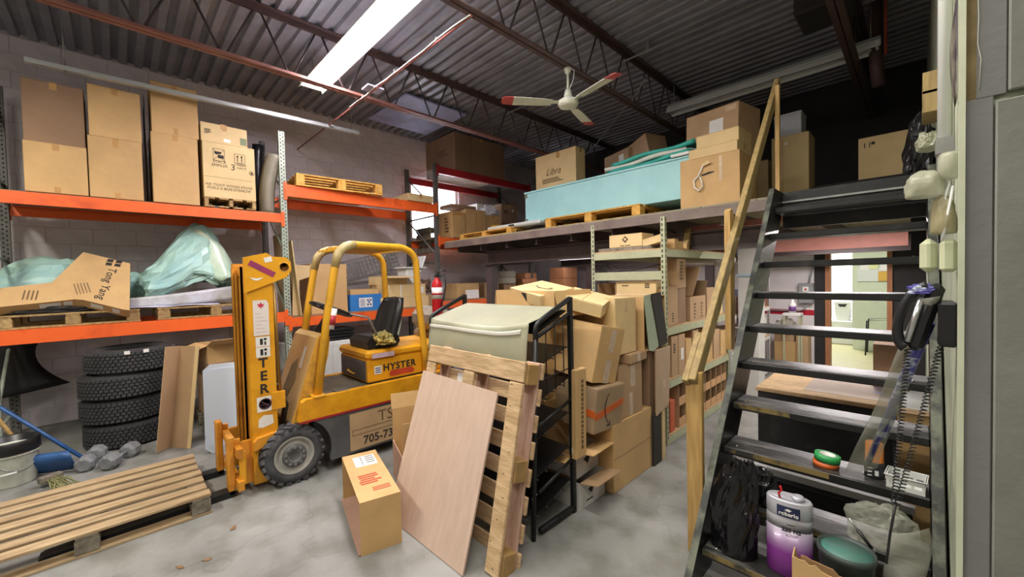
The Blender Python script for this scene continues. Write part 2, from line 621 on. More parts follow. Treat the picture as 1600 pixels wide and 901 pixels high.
# corrugated roof deck: ribs run across the room
dm = M('roof_deck_steel', '8C8C94', 0.5, metal=0.15, var=0.22, scale=2.5)
mb = MB()
pitch, dep = 0.152, 0.04
prof = []
y = -3.6
while y < YF + .1:
    prof += [(y, ZC), (y + .05, ZC), (y + .066, ZC - dep), (y + .136, ZC - dep)]
    y += pitch
prof.append((y, ZC))
vs = [(XW - .2, a, b) for a, b in prof] + [(3.2, a, b) for a, b in prof]
n = len(prof)
mb.add(vs, [(i, i + 1, n + i + 1, n + i) for i in range(n - 1)])
mb.box(XW - .2, 3.2, -3.6, y, ZC + .01, ZC + .06)
struct(mb, 'ceiling', dm)

# block wall on the far side of the racking, with its window opening
WY0, WY1, WZ0, WZ1 = 4.42, 5.66, 2.5, 3.84
mb = MB()
x0, x1 = XW - .2, XW - .01
mb.box(x0, x1, -3.6, WY0, 0, ZC).box(x0, x1, WY1, YF + .2, 0, ZC).box(x0, x1, WY0, WY1, 0, WZ0).box(x0, x1, WY0, WY1, WZ1, ZC)
wall_left = struct(mb, 'wall_left', MORTAR)
bmesh_block = MB().cbox(-.0115, -.005, -.197, .197, -.097, .097, .003)
cells = []
row = 0
z = 0.1
while z < ZC - .05:
    y = -1.8 + (.2 if row % 2 else 0)
    while y < YF:
        if not (WY0 - .19 < y < WY1 + .19 and WZ0 - .09 < z < WZ1 + .09):
            cells.append((y, z))
        y += .4
    z += .2
    row += 1
# the blocks that show largest: the stretch of wall between and above the racks
def shown(c):
    y, z = c
    d = math.hypot(7.4, y)
    pen = 0
    if y < -1.2 or y > 5.2: pen += 3
    if y < 1.5 and 2.7 < z < 3.5: pen += 3
    if z < .4: pen += 3
    if 1.5 < y < 4.2 and z < .8: pen += 3
    return d + pen
cells.sort(key=shown)
blk = None
for y, z in cells[:290]:
    if blk is None:
        blk = bmesh_block.obj('block', BLOCKM, wall_left)
    else:
        blk = blk.copy(); COL.objects.link(blk)
    blk.location = (XW, y, z)
mb = MB()
for y, z in cells[290:]:
    mb.box(-.0115, -.005, -.197, .197, -.097, .097, 0, T((XW, y, z)))
tag(mb.obj('block', BLOCKM, wall_left), kind='stuff')

# the bright window
FR = M('window_frame_white', 'E8E8EA', 0.5)
win = struct(MB().box(XW - .14, XW - .08, WY0, WY0 + .05, WZ0, WZ1).box(XW - .14, XW - .08, WY1 - .05, WY1, WZ0, WZ1).box(XW - .14, XW - .08, WY0, WY1, WZ0, WZ0 + .05)
             .box(XW - .14, XW - .08, WY0, WY1, WZ1 - .05, WZ1).box(XW - .13, XW - .09, (WY0 + WY1) / 2 - .02, (WY0 + WY1) / 2 + .02, WZ0, WZ1), 'window_1', FR)
glass = M('window_glass', 'FFFFFF', 0.25, trans=1.0)
for a, b in ((WY0 + .05, (WY0 + WY1) / 2 - .02), ((WY0 + WY1) / 2 + .02, WY1 - .05)):
    MB().box(XW - .112, XW - .106, a, b, WZ0 + .05, WZ1 - .05).obj('pane', glass, win)
MB().box(XW - .08, XW + .02, WY0 - .02, WY1 + .02, WZ0 - .05, WZ0).obj('window_sill', FR, win)

# far wall with the office doorway
DX0, DX1, DZ = -1.03, -.27, 1.98
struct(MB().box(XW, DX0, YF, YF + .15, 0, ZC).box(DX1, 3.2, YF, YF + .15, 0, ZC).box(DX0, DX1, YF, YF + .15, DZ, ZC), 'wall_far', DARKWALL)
WW = M('white_wall_board', 'DCD6D6', 0.7, var=0.05)
wp = struct(MB().box(-3.4, -1.2, YF - .02, YF - .001, 0, 1.98), 'trim_1', WW)
struct(MB().box(XW, -3.4, YF - .02, YF - .001, 0, 2.15), 'trim_3', MORTAR)
MB().box(-3.4, -1.2, YF - .024, YF - .02, .905, .995).obj('red_stripe', M('red_stripe_paint', 'B3122F', 0.5), wp)
JW = M('door_jamb_wood', 'A9714C', 0.5, var=0.15, stretch=(9, 9, 1))
dj = struct(MB().box(DX0, DX0 + .04, YF - .03, YF + .17, 0, DZ).box(DX1 - .04, DX1, YF - .03, YF + .17, 0, DZ).box(DX0, DX1, YF - .03, YF + .17, DZ - .04, DZ), 'door_1', JW)
MB().box(DX0 - .02, DX0 + .012, YF - .04, YF - .03, 0, DZ).box(DX1 - .012, DX1 + .02, YF - .04, YF - .03, 0, DZ).obj('casing', JW, dj)
# office beyond the doorway
GW = M('office_wall_paint', 'CFD6BE', 0.75, var=0.04)
struct(MB().box(-.92, 1.2, 10.8, 10.95, 0, 2.6), 'wall_office', GW)
struct(MB().box(-2.2, -.92, 12.3, 12.45, 0, 2.6).box(-.94, -.92, 10.95, 12.3, 0, 2.6), 'wall_office_back', WW)
struct(MB().box(-2.25, -2.2, YF + .15, 12.4, 0, 2.6).box(1.2, 1.25, YF + .15, 12.4, 0, 2.6), 'wall_office_side', GW)
struct(MB().box(-2.25, 1.25, YF + .15, 12.45, 2.6, 2.65), 'ceiling_office', WW)
struct(MB().box(-2.2, 1.2, YF + .15, 12.3, 0.001, .012), 'floor_office', M('office_floor_vinyl', 'A8A27A', 0.5, var=0.1))

# near end of the block wall beside the stair
SIDEW = M('side_wall_dirty_white', 'B9BFA6', 0.7, hex2='8F957E', scale=3)
ENDW = M('end_wall_grey', '7E7F7D', 0.85, hex2='727270', scale=2.2, bump=0.15, bscale=30)
ENDW2 = M('end_wall_board', '80827A', 0.85, hex2='70726A', scale=2.5, bump=0.2, bscale=25)
wr = struct(MB().box(.1, .3, 1.93, YF, 0, ZC).box(.3, 3.2, 1.93, 2.1, 0, ZC), 'wall_right', SIDEW)
MB().cbox(.108, .165, 1.915, 1.93, 0, 2.17, .002).cbox(.13, .19, 1.915, 1.93, 2.17, ZC, .002).obj('cover_strip', ENDW, wr)
MB().cbox(.168, 1.4, 1.9, 1.93, 0, 2.15, .004).obj('panel', ENDW2, wr)
MB().cbox(.192, 1.4, 1.9, 1.93, 2.172, ZC, .004).obj('panel', ENDW2, wr)
MB().cbox(1.41, 3.1, 1.9, 1.93, 0, ZC, .004).obj('panel', ENDW2, wr)
MB().box(.108, .13, 1.917, 1.93, 2.17, ZC).obj('bare_strip', M('bare_board_edge', '7A6A45', 0.8, var=0.3, scale=9), wr)
MB().box(.094, .108, 1.905, 1.93, 0, ZC).obj('corner_bead', M('corner_bead_paint', 'C9CEB4', 0.6, var=0.1), wr)
mb = MB()
mb.tube([(.131, 1.914, 4.6), (.133, 1.914, 3.0), (.129, 1.914, 2.6), (.134, 1.914, 2.42), (.132, 1.914, 2.34), (.139, 1.914, 2.29), (.135, 1.914, 2.2)], .0012, 5)
mb.obj('torn_tape', M('torn_tape', 'D5D6C4', 0.7), wr)
# closing walls of the workshop outside the picture
CLOSE = M('workshop_wall', 'A9A5A2', 0.8)
struct(MB().box(XW, 3.2, -3.6, -3.5, 0, ZC), 'wall_back', CLOSE)
struct(MB().box(3.1, 3.2, -3.6, 1.93, 0, ZC), 'wall_side', CLOSE)
struct(MB().box(-6.9, -5.6, 3.3, 4.5, 4.55, 4.575), 'trim_2', M('roof_patch_board', 'A3A7CC', 0.6, var=0.25, scale=4))

# ------------------------------------------------------------------ roof joists
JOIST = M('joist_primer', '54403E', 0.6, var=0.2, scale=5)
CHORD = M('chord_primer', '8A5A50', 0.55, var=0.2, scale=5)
ROD = M('web_rod_dark', '3C3436', 0.6)


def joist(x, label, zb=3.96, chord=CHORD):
    t = thing('roof_joist', label, 'joist', (x, 2.4, zb), group=None)
    a, b = -6.0, 5.9
    zt = ZC - .045 - zb
    for s_ in (-1, 1):
        MB().prism([(s_ * .006, 0), (s_ * .055, 0), (s_ * .055, .006), (s_ * .012, .006), (s_ * .012, .05), (s_ * .006, .05)][::s_], a, b, 'y').obj('bottom_chord', chord, t)
        MB().prism([(s_ * .006, zt), (s_ * .07, zt), (s_ * .07, zt - .007), (s_ * .013, zt - .007), (s_ * .013, zt - .07), (s_ * .006, zt - .07)][::-s_], a, b, 'y').obj('top_chord', JOIST, t)
    y = a + .1
    k = 0
    while y + .3 < b:
        za, zc_ = (.02, zt - .03) if k % 2 == 0 else (zt - .03, .02)
        MB().tube([(0, y + .02, za), (0, y + .29, zc_)], .011, 6).obj('web_rod', ROD, t)
        y += .31
        k += 1
    return t


joist(-4.92, 'open web steel roof joist with red-brown chords that the lit tube fixture crosses')
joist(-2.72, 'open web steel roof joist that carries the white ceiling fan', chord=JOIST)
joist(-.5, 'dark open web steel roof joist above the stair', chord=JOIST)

# ------------------------------------------------------------------ light fixtures
FIXW = M('fixture_white', 'E4E6E2', 0.35)
FIXG = M('fixture_grey', 'A9AEAC', 0.4, metal=0.4)


def strip_light(label, c, length, axis, lit, wd=.3, hanger=None, strength=0):
    t = thing('fluorescent_fixture', label, 'light', c, (0, 0, 0 if axis == 'x' else PI / 2))
    h = length / 2
    MB().prism([(-wd / 2, -.01), (-wd * .3, .075), (wd * .3, .075), (wd / 2, -.01), (wd / 2 - .008, -.012), (wd * .28, .062), (-wd * .28, .062), (-wd / 2 + .008, -.012)], -h, h, 'x').obj('reflector', FIXW, t)
    MB().cbox(-h, h, -.05, .05, .062, .12, .004).obj('housing', FIXG, t)
    m = (emit('lit_tube_dim', 'FFF6FF', strength) if strength else emit('lit_tube', 'FFF6FF', TUBE)) if lit else M('unlit_tube', 'D9DCD8', 0.3)
    ys = (-.07, .07) if wd > .2 else (0,)
    if lit:
        ys = (-.1, -.05, 0, .05, .1) if wd > .2 else (-.04, .04)
    for yy in ys:
        MB().tube([(-h + .06, yy, .03), (h - .06, yy, .03)], .019, 10).obj('tube', m, t)
    for x in (-h + .03, h - .03):
        MB().box(x - .012, x + .012, -wd * .42, wd * .42, .005, .055).obj('lamp_holder', FIXW, t)
    if hanger:
        for x in (-h * .93, h * .93):
            MB().tube([(x, 0, .1), (x, 0, hanger)], .006, 6).obj('hanger', STEEL, t)
    return t


strip_light('long lit fluorescent fixture glowing white under the corrugated roof', (-3.95, 1.85, 4.13), 3.05, 'x', True, hanger=.45)
t = thing('metal_channel', 'long galvanised channel hanging along the block wall above the tall cartons', 'channel', (-6.0, 1.1, 3.86), (rad(1.3), 0, 0))
MB().prism([(-.03, 0), (.03, 0), (.03, .045), (.022, .045), (.022, .006), (-.022, .006), (-.022, .045), (-.03, .045)], -1.66, 1.6, 'y').obj('channel_section', M('galvanised_channel', 'C9CFCE', .35, metal=.5), t)
for yy in (-1.4, 1.5):
    MB().tube([(0, yy, .005), (0, yy, .74 - yy * .022)], .006, 6).obj('hanger', STEEL, t)
    MB().lathe([(0, -.012), (.012, -.01), (.012, .006), (0, .006)], 8, 0, T((0, yy, 0))).obj('hanger_nut', STEEL, t)
strip_light('unlit pale strip light hanging above the mezzanine in the shade', (-1.45, 6.0, 4.06), 2.35, 'x', False, wd=.22, hanger=.52)

# conduit that runs across under the joists
t = thing('conduit_run', 'thin red-brown pipe with a white cable tied along it below the joists', 'pipe', (-5.0, 2.25, 3.9))
MB().tube([(-2.39, 0, .02), (2.3, 0, .02)], .012, 8).obj('pipe', M('pipe_primer', '8A4F48', 0.5), t)
rr = random.Random(3)
MB().tube([(-.2 + .25 * i, -.02 + rr.uniform(-.004, .004), .022 + rr.uniform(-.008, .01)) for i in range(11)], .006, 6).obj('cable', WPLAST, t)
for x in (.2, 1.0, 1.8):
    MB().tube([(x, -.03, .0), (x, -.03, .045), (x, .016, .045), (x, .016, 0)], .002, 5).obj('cable_tie', WPLAST, t)
MB().box(.35, .52, -.1, .1, .035, .05).obj('hanger_plate', M('lavender_plate', 'B9B6D6', 0.5), t)
t = thing('conduit_run', 'bright conduit pipe crossing the roof behind the ceiling fan', 'pipe', (-2.4, 4.9, 4.5))
MB().tube([(-4.9, 0, .0), (2.4, 0, 0)], .012, 8).obj('pipe', STEEL, t)
for x in (-4, -2, 0, 2):
    MB().box(x - .02, x + .02, -.02, .02, .0, .11).obj('clip', STEEL, t)
t = thing('hanging_cable', 'grey cable looping along the roof joists behind the fan', 'cable', (-2.4, 4.7, 4.0))
MB().tube([(.05, 0, .06), (-.1, .1, -.02), (-.4, .35, -.03), (-.9, .8, -.02), (-1.5, 1.3, -.05), (-2.1, 1.7, -.1), (-2.5, 2.0, -.2)], .008, 6).obj('cable', STEEL, t)
t = thing('hanging_cable', 'white cable strung from the dark roof to the side wall top', 'cable', (-.1, 4.2, 4.3))
MB().tube([(-.6, .3, .25), (-.3, 0, .05), (-.05, -.4, -.1), (.15, -.7, -.3), (.21, -.9, -.5)], .012, 6).obj('cable', WPLAST, t)

# ceiling fan
FANW = M('fan_cream_enamel', 'D9DCC8', 0.35, var=0.06)
t = thing('ceiling_fan', 'cream three-blade ceiling fan with red-tipped blades under a roof joist', 'fan', (-2.72, 3.63, 3.57), (0, 0, 0))
MB().lathe([(.0, -.045), (.06, -.045), (.10, -.03), (.118, 0), (.112, .025), (.085, .045), (.05, .055), (.045, .10), (.032, .15), (.0, .152)], 28).obj('motor_housing', FANW, t)
MB().tube([(0, 0, .14), (0, 0, .37)], .013, 10).obj('down_rod', FANW, t)
MB().lathe([(.0, .33), (.03, .335), (.045, .385), (.0, .387)], 16).obj('canopy', FANW, t)
MB().tube([(.02, 0, .15), (.06, .02, .25), (.09, .0, .33), (.04, 0, .37)], .005, 6).obj('wire', WPLAST, t)
REDTIP = M('fan_red_tip', 'C2504C', 0.4)
for an in (234, 347, 106):
    tm = T((0, 0, 0), (0, 0, rad(an)))
    tilt = T((0, 0, .005), (rad(11), 0, 0))
    b = MB()
    pl = [(.19, -.05), (.30, -.062), (.62, -.07), (.62, .07), (.30, .062), (.19, .05)]
    b.prism(pl, -.003, .003, 'z', 0, tm @ tilt)
    bo = b.obj('blade', FANW, t)
    MB().prism([(.62, -.07), (.72, -.066), (.745, -.04), (.745, .04), (.72, .066), (.62, .07)], -.003, .003, 'z', 0, tm @ tilt).obj('blade_tip', REDTIP, bo)
    MB().prism([(.09, -.02), (.2, -.028), (.26, -.03), (.26, .03), (.2, .028), (.09, .02)], .003, .008, 'z', 0, tm @ tilt).obj('blade_bracket', FANW, t)

# dark services in the shaded roof corner
t = thing('duct_drop', 'dark heater box and pipe hanging in the shaded roof corner', 'duct', (-.62, 5.2, 3.9))
MB().cbox(-.25, .2, -.3, .2, .3, .7, .02).obj('heater_box', DARKWALL, t)
MB().tube([(.3, .9, .72), (.3, .9, .05), (.32, .95, -.2)], .06, 12).obj('pipe', JOIST, t)
MB().tube([(.38, .86, .72), (.38, .86, .1)], .012, 6).obj('thin_pipe', REDINK, t)

# ================================================================== pallet racking
XFR, XBK = -6.1, -7.15
PY = (-.87, 1.66, 4.16, 6.66)


def rack_post(mb, x, y, h, side):
    """punched C post, x,y = centre; side +1: open lips towards the wall"""
    w, d = .075, .06
    mb.box(x - d / 2, x + d / 2, y - w / 2, y + w / 2, 0, h, 0)
    z = .1
    while z < h - .03:
        for f in range(2):
            c = [(math.cos(k * PI / 3), math.sin(k * PI / 3)) for k in range(6)]
            vs = [(x + d / 2 + .0008, y + (-.014 if f else .016) + .008 * p, z + (.02 if f else 0) + .011 * q) for p, q in c]
            mb.add(vs, [tuple(range(6))], 1)
        vs = [(x + .004 + .008 * p, y - w / 2 - .0008, z + .011 * q) for p, q in c]
        mb.add(vs, [tuple(range(6))], 1)
        z += .05


rack = thing('pallet_rack', 'orange and galvanised pallet racking of three bays along the block wall', 'rack', (XFR, 1.66, 0))
for i, yy in enumerate(PY):
    hf = (3.74, 3.73, 3.76, 3.0)[i]
    mb = MB(); rack_post(mb, XFR - .03, yy, hf, 1)
    pm = RACKGREY if i < 2 else RACKDARK
    mb.obj('upright', [pm, HOLE], rack, world=True)
    mb = MB(); rack_post(mb, XBK + .03, yy, 3.85 if i else 3.9, -1)
    mb.obj('upright', [RACKDARK, HOLE], rack, world=True)
    z = .3
    k = 0
    while z < 3.3:
        z2 = z + (.0 if k % 2 == 0 else .75)
        zz = (z, z) if k % 2 == 0 else (z, z + .7)
        MB().tube([(XFR - .05, yy, zz[0]), (XBK + .05, yy, zz[1])], .016, 6).obj('brace', pm, rack, world=True)
        z += .12 if k % 2 == 0 else .72
        k += 1
    for x in (XFR - .03, XBK + .03):
        MB().box(x - .06, x + .06, yy - .06, yy + .06, 0, .008).obj('foot_plate', pm, rack, world=True)


def beam(y0, y1, zt, mat, front=True, h=.12, x=None):
    x = (XFR + .012 if front else XBK - .012) if x is None else x
    s_ = 1 if front else -1
    pr = [(x, zt - h), (x, zt), (x - s_ * .028, zt), (x - s_ * .028, zt - .03), (x - s_ * .05, zt - .03), (x - s_ * .05, zt - h)]
    if not front:
        pr = pr[::-1]
    b = MB().prism(pr, y0 + .04, y1 - .04, 'y')
    b.obj('beam', mat, rack, world=True)
    for yy, sg in ((y0, 1), (y1, -1)):
        e = MB()
        a, c = sorted((yy + sg * .0, yy + sg * .045))
        e.box(min(x, x + s_ * .006), max(x, x + s_ * .006), a, c, zt - h - .05, zt + .03)
        e.box(x + s_ * .006 if s_ > 0 else x - .014, x + .014 if s_ > 0 else x - .006, (a + c) / 2 - .012, (a + c) / 2 + .012, zt - h * .6, zt - h * .6 + .03)
        e.obj('beam_connector', mat, rack, world=True)


beam(PY[0], PY[1], 2.60, ORANGE); beam(PY[0], PY[1], 2.60, ORANGE, False)
beam(PY[0], PY[1], 1.26, ORANGE, h=.14); beam(PY[0], PY[1], 1.26, ORANGE, False, h=.14)
beam(PY[1], PY[2], 3.01, ORANGE, h=.16); beam(PY[1], PY[2], 3.01, ORANGE, False, h=.16)
beam(PY[1], PY[2], 1.17, ORANGE, h=.13); beam(PY[1], PY[2], 1.17, ORANGE, False, h=.13)
beam(PY[2], PY[3], 3.71, REDBEAM, h=.13); beam(PY[2], PY[3], 3.71, REDBEAM, False, h=.13)
beam(PY[2], PY[3], 2.42, ORANGE, h=.12); beam(PY[2], PY[3], 2.42, ORANGE, False, h=.12)
beam(PY[2], PY[3], 1.25, ORANGE, h=.13); beam(PY[2], PY[3], 1.25, ORANGE, False, h=.13)
DECKP = M('rack_deck_board', '8C7A62', 0.8, var=0.2, stretch=(3, 1, 1))
for (a, b, z) in ((PY[0], PY[1], 2.60), (PY[1], PY[2], 1.17), (PY[2], PY[3], 2.42), (PY[2], PY[3], 1.25)):
    n = 8
    for i in range(n):
        x0 = XBK + .02 + (XFR - XBK - .05) * i / n
        MB().box(x0, x0 + (XFR - XBK) / n - .018, a + .06, b - .06, z, z + .015).obj('deck_board', DECKP, rack, world=True)
mesh_deck = MB()
for i in range(26):
    yy = PY[2] + .1 + i * .09
    mesh_deck.tube([(XFR - .04, yy, 3.713), (XBK + .04, yy, 3.713)], .003, 4)
for i in range(8):
    xx = XBK + .1 + i * .12
    mesh_deck.tube([(xx, PY[2] + .08, 3.717), (xx, PY[3] - .08, 3.717)], .003, 4)
tag(mesh_deck.obj('wire_deck', STEEL, rack, world=True), kind='stuff')


# ------------------------------------------------------------------ pallets
def pallet(label, loc, rot, L=1.2, W=1.0, mat=PALLETW, block=GREYWOOD, nb=7, th=.02, bw=.095, h=.14, seed=1, edge_mat=None):
    """block pallet: deck boards along local x, three stringers along y, boards below. origin at base centre"""
    t = thing('wooden_pallet', label, 'pallet', loc, rot)
    rr = random.Random(seed)
    bmesh_ = None
    for i in range(nb):
        y = -W / 2 + bw / 2 + (W - bw) * i / (nb - 1)
        j = rr.uniform(-.006, .006)
        b = MB().cbox(-L / 2 + rr.uniform(0, .012), L / 2 - rr.uniform(0, .012), y - bw / 2 + j, y + bw / 2 + j, h - th, h, .003)
        b.obj('deck_board', edge_mat if (edge_mat and i == 0) else mat, t)
    for x in (-L / 2 + .06, 0, L / 2 - .06):
        for y in (-W / 2 + .06, 0, W / 2 - .06):
            MB().cbox(x - .055, x + .055, y - .058, y + .058, th, h - 2 * th, .003).obj('block', block, t)
        MB().cbox(x - .05, x + .05, -W / 2 + .002, W / 2 - .002, h - 2 * th, h - th, .003).obj('cross_board', block, t)
    for y in (-W / 2 + .055, 0, W / 2 - .055):
        MB().cbox(-L / 2, L / 2, y - .05, y + .05, 0, th, .003).obj('bottom_board', mat, t)
    return t


# the two pallets on the lower level of the first bay
pallet('wooden pallet on the low orange beams under the teal bag with loops', (-6.63, -.34, 1.262), (0, 0, PI / 2), L=1.02, W=1.06, seed=3, block=PALLETW)
pallet('wooden pallet on the low orange beams under the peaked teal bag', (-6.63, .86, 1.262), (0, 0, PI / 2), L=1.1, W=1.06, seed=4, block=PALLETW)
# the fresh pallet lying askew on the upper beams of the middle bay
pallet('fresh yellow wooden pallet lying on the upper orange beams', (-6.56, 2.47, 3.012), (0, 0, rad(86)), L=1.25, W=1.1, mat=NEWPALLET, block=NEWPALLET, seed=5, h=.17)

# ------------------------------------------------------------------ cartons on the top level of the first bay
ZT = 2.616
carton('tall plain carton at the far end of the top rack shelf, beside bare wall', (-6.38, -.40, ZT), (.5, .43, .50), mat=KRAFT, marks=(('strip', '+x', 0, -.43, .045, .06, TAPE),))
carton('plain carton stacked on the endmost tall carton', (-6.40, -.40, ZT + .5), (.48, .42, .62), mat=DARKCARD)  # darker card puts the hanging channel's shadow into this carton's colour
carton('plain carton under its twin, second stack on the top rack shelf', (-6.38, .035, ZT), (.5, .42, .65), mat=KRAFT, marks=(('strip', '+x', .0, .42, .045, .09, TAPE), ('strip', '+x', 0, -.45, .045, .07, TAPE)))
carton('plain carton stacked on top in the second stack of the top shelf', (-6.38, .045, ZT + .65), (.5, .41, .54), mat=KRAFT)
carton('plain tall carton at the bottom of the third stack on the top shelf', (-6.36, .535, ZT), (.5, .42, .80), mat=KRAFT)
carton('plain carton on top of the third and tallest stack', (-6.37, .55, ZT + .80), (.5, .425, .58), rz=0, mat=KRAFT, marks=(('strip', '+x', 0, -.42, .04, .07, TAPE),))
# stove carton on its own little pallet
pl = thing('skid', 'small wooden skid under the wood stove carton', 'pallet', (-6.36, 1.06, ZT))
for z0 in (0, .1):
    for i in range(4):
        MB().box(-.26, .26, -.27 + i * .145, -.27 + i * .145 + .1, z0, z0 + .018).obj('deck_board', PALLETW, pl)
for y in (-.25, 0, .25):
    MB().box(-.26, .26, y - .02, y + .02, .018, .1).obj('stringer', PALLETW, pl)
st = carton('pale stove carton printed with handling signs, on a skid', (-6.35, 1.06, ZT + .118), (.5, .545, .68), mat=KRAFT2, tape=False, marks=(
    ('text', '+x', -.19, .12, .045, 'STACK\nEMPILER', INK), ('text', '+x', .06, .085, .105, '3', INK), ('text', '+x', .23, .12, .04, 'HIGH\nHAUT', INK),
    ('text', '+x', -.02, -.30, .042, 'AIR TIGHT WOOD STOVE\nPOELE A BOIS ETANCHE', INK),
    ('strip', '+x', -.02, -.13, .5, .003, BROWNINK)))
# two handling signs and the leaf mark on the stove carton
F = face_frame('+x', .5, .545, .68)
g = MB()
def outline(mb, x0, x1, y0, y1, w=.004):
    mb.box(x0, x1, y0, y0 + w, 0, .002, 0, F).box(x0, x1, y1 - w, y1, 0, .002, 0, F).box(x0, x0 + w, y0, y1, 0, .002, 0, F).box(x1 - w, x1, y0, y1, 0, .002, 0, F)
outline(g, -.17, -.05, .115, .265)
g.box(-.155, -.085, .205, .23, 0, .002, 0, F).box(-.15, -.12, .195, .21, 0, .002, 0, F).box(-.12, -.06, .15, .19, 0, .002, 0, F)
for a, b in (((-.165, .12), (-.055, .26)), ((-.165, .26), (-.055, .12))):
    d = Vector((b[0] - a[0], b[1] - a[1], 0)); L_ = d.length
    g.box(-L_ / 2, L_ / 2, -.002, .002, 0, .0022, 0, F @ Matrix.Translation(((a[0] + b[0]) / 2, (a[1] + b[1]) / 2, 0)) @ Matrix.Rotation(math.atan2(d.y, d.x), 4, 'Z'))
outline(g, .05, .165, .1, .24)
g.box(.08, .088, .14, .22, 0, .002, 0, F).box(.125, .133, .14, .22, 0, .002, 0, F).box(.065, .15, .12, .128, 0, .002, 0, F)
for xx in (.084, .129):
    g.add([(xx - .014, .2, .002), (xx + .014, .2, .002), (xx, .225, .002)], [(0, 1, 2)], 0, F)
g.cyl(.03, 0, .0015, 20, 0, F @ Matrix.Translation((.235, .02, 0)))
g.obj('handling_sign', INK, st)
MB().cyl(.026, 0, .0018, 20, 0, F @ Matrix.Translation((.235, .02, 0))).obj('badge_field', KRAFT2, st)
MB().prism([(0, .02), (.006, .008), (.018, .01), (.01, -.002), (.014, -.01), (.002, -.009), (.002, -.018), (-.002, -.018), (-.002, -.009), (-.014, -.01), (-.01, -.002), (-.018, .01), (-.006, .008)], 0, .0022, 'z', 0, F @ Matrix.Translation((.235, .02, 0))).obj('leaf_mark', INK, st)
carton('smaller pale carton with a green label, lying on the stove carton', (-6.36, 1.02, ZT + .798), (.5, .48, .23), mat=KRAFT2, marks=(
    ('strip', '+x', .41, -.2, .07, .09, M('green_label', '6F7B5A', .7)), ('bars', '+x', -.35, .05, .07, .06, 4, INK), ('paper', '+x', .05, -.3, .07, .04), ('strip', '+x', -.02, .42, .06, .06, TAPE)))
# black wrap hanging between the cartons
t = thing('plastic_wrap', 'black plastic wrap standing in the gap between the tall cartons', 'wrap', (-6.5, .285, ZT))
MB().sheet(lambda u, v: (.32 - .25 * u + .01 * math.sin(9 * v), .005 * math.sin(7 * u + 5 * v), 1.22 * v * (1 - .12 * u)), 8, 14, .003).obj('wrap_sheet', BLACKPL, t)

# ------------------------------------------------------------------ lower level of the first bay
ZL = 1.402
def loopbag(p):
    return p
b1 = blob('plastic_bag', 'teal plastic bag with string loops slumped on the grey pallet', 'bag', (-6.80, -.50, ZL), (.25, .56, .36), TEALBAG, seed=2, amp=.28, freq=1.0, crease=.6, nu=32, nv=20)
b1b = blob('plastic_bag', 'low teal plastic bag lying behind the long kraft carton', 'bag', (-6.86, .20, ZL), (.20, .24, .27), TEALBAG, seed=9, amp=.25, freq=1.1, crease=.5, nu=24, nv=14)
MB().tube([(.24, -.35 + .07 * i, .16 + .05 * math.sin(i * 1.9)) for i in range(8)], .006, 6).obj('string', INK, b1)


def peaked(p):
    k = max(0, 1 - ((p.y - .06) ** 2 + p.x * p.x * .6) / .16)
    p.z += .42 * k ** 1.4
    p.y += .09 * k
    return p


b2 = blob('plastic_bag', 'large teal plastic bag gathered up into a peak over pale parts', 'bag', (-6.55, .62, ZL + .08), (.36, .5, .34), TEALBAG, seed=5, amp=.24, freq=1.0, crease=.6, nu=34, nv=24, fn=peaked)
MB().sheet(lambda u, v: (.30 + .08 * math.sin(PI * u) - .16 * v, .17 + .36 * u - .1 * v * (1 - u), .24 + .62 * v - .52 * u * u * v + .02 * math.sin(12 * u)), 12, 10, .004).obj('bag_mouth', M('pale_plastic_film', 'D5DFC8', 0.3, hex2='AFCBB4', scale=4), b2)
MB().tube([(.40, -.05, .22), (.42, .05, .26), (.40, .15, .30), (.41, .22, .28), (.41, .12, .22), (.40, .02, .18)], .004, 6).obj('string', INK, b2)
t = thing('bumper_cover', 'pale wrapped curved car part lying under the peaked teal bag', 'car part', (-6.25, .5, ZL))
MB().sheet(lambda u, v: (.10 * math.sin(PI * u) - .05, -.52 + 1.15 * u, .012 + .05 * u * u + v * (.10 + .08 * u)), 16, 4, .02).obj('wrapped_part', M('foam_wrap', 'C9CBD4', 0.4, hex2='A9A6A0', scale=5), t)
b3 = blob('fabric_bundle', 'dark crumpled cloth bundle under the long kraft carton', 'cloth', (-6.24, -.55, ZL), (.11, .40, .06), M('dark_cloth', '3A3838', 0.8, var=.3), seed=11, amp=.4, freq=2.2)
b4 = blob('foam_sheet', 'grey-green crumpled foam lying at the pallet end', 'foam', (-6.18, -.76, ZL + .045), (.06, .12, .05), M('foam_grey', 'A9AA9A', 0.8, var=.2), seed=12, amp=.4, freq=2.2)
t = thing('foam_sheet', 'lavender-white foam sheet spread on the pallet edge', 'foam', (-6.16, .35, ZL))
MB().sheet(lambda u, v: (-.22 + .26 * v, -.45 + 1.0 * u, .008 + .012 * math.sin(7 * u + 3 * v) ** 2), 16, 4, .01).obj('sheet', M('lavender_foam', 'C4C4D8', 0.6), t)

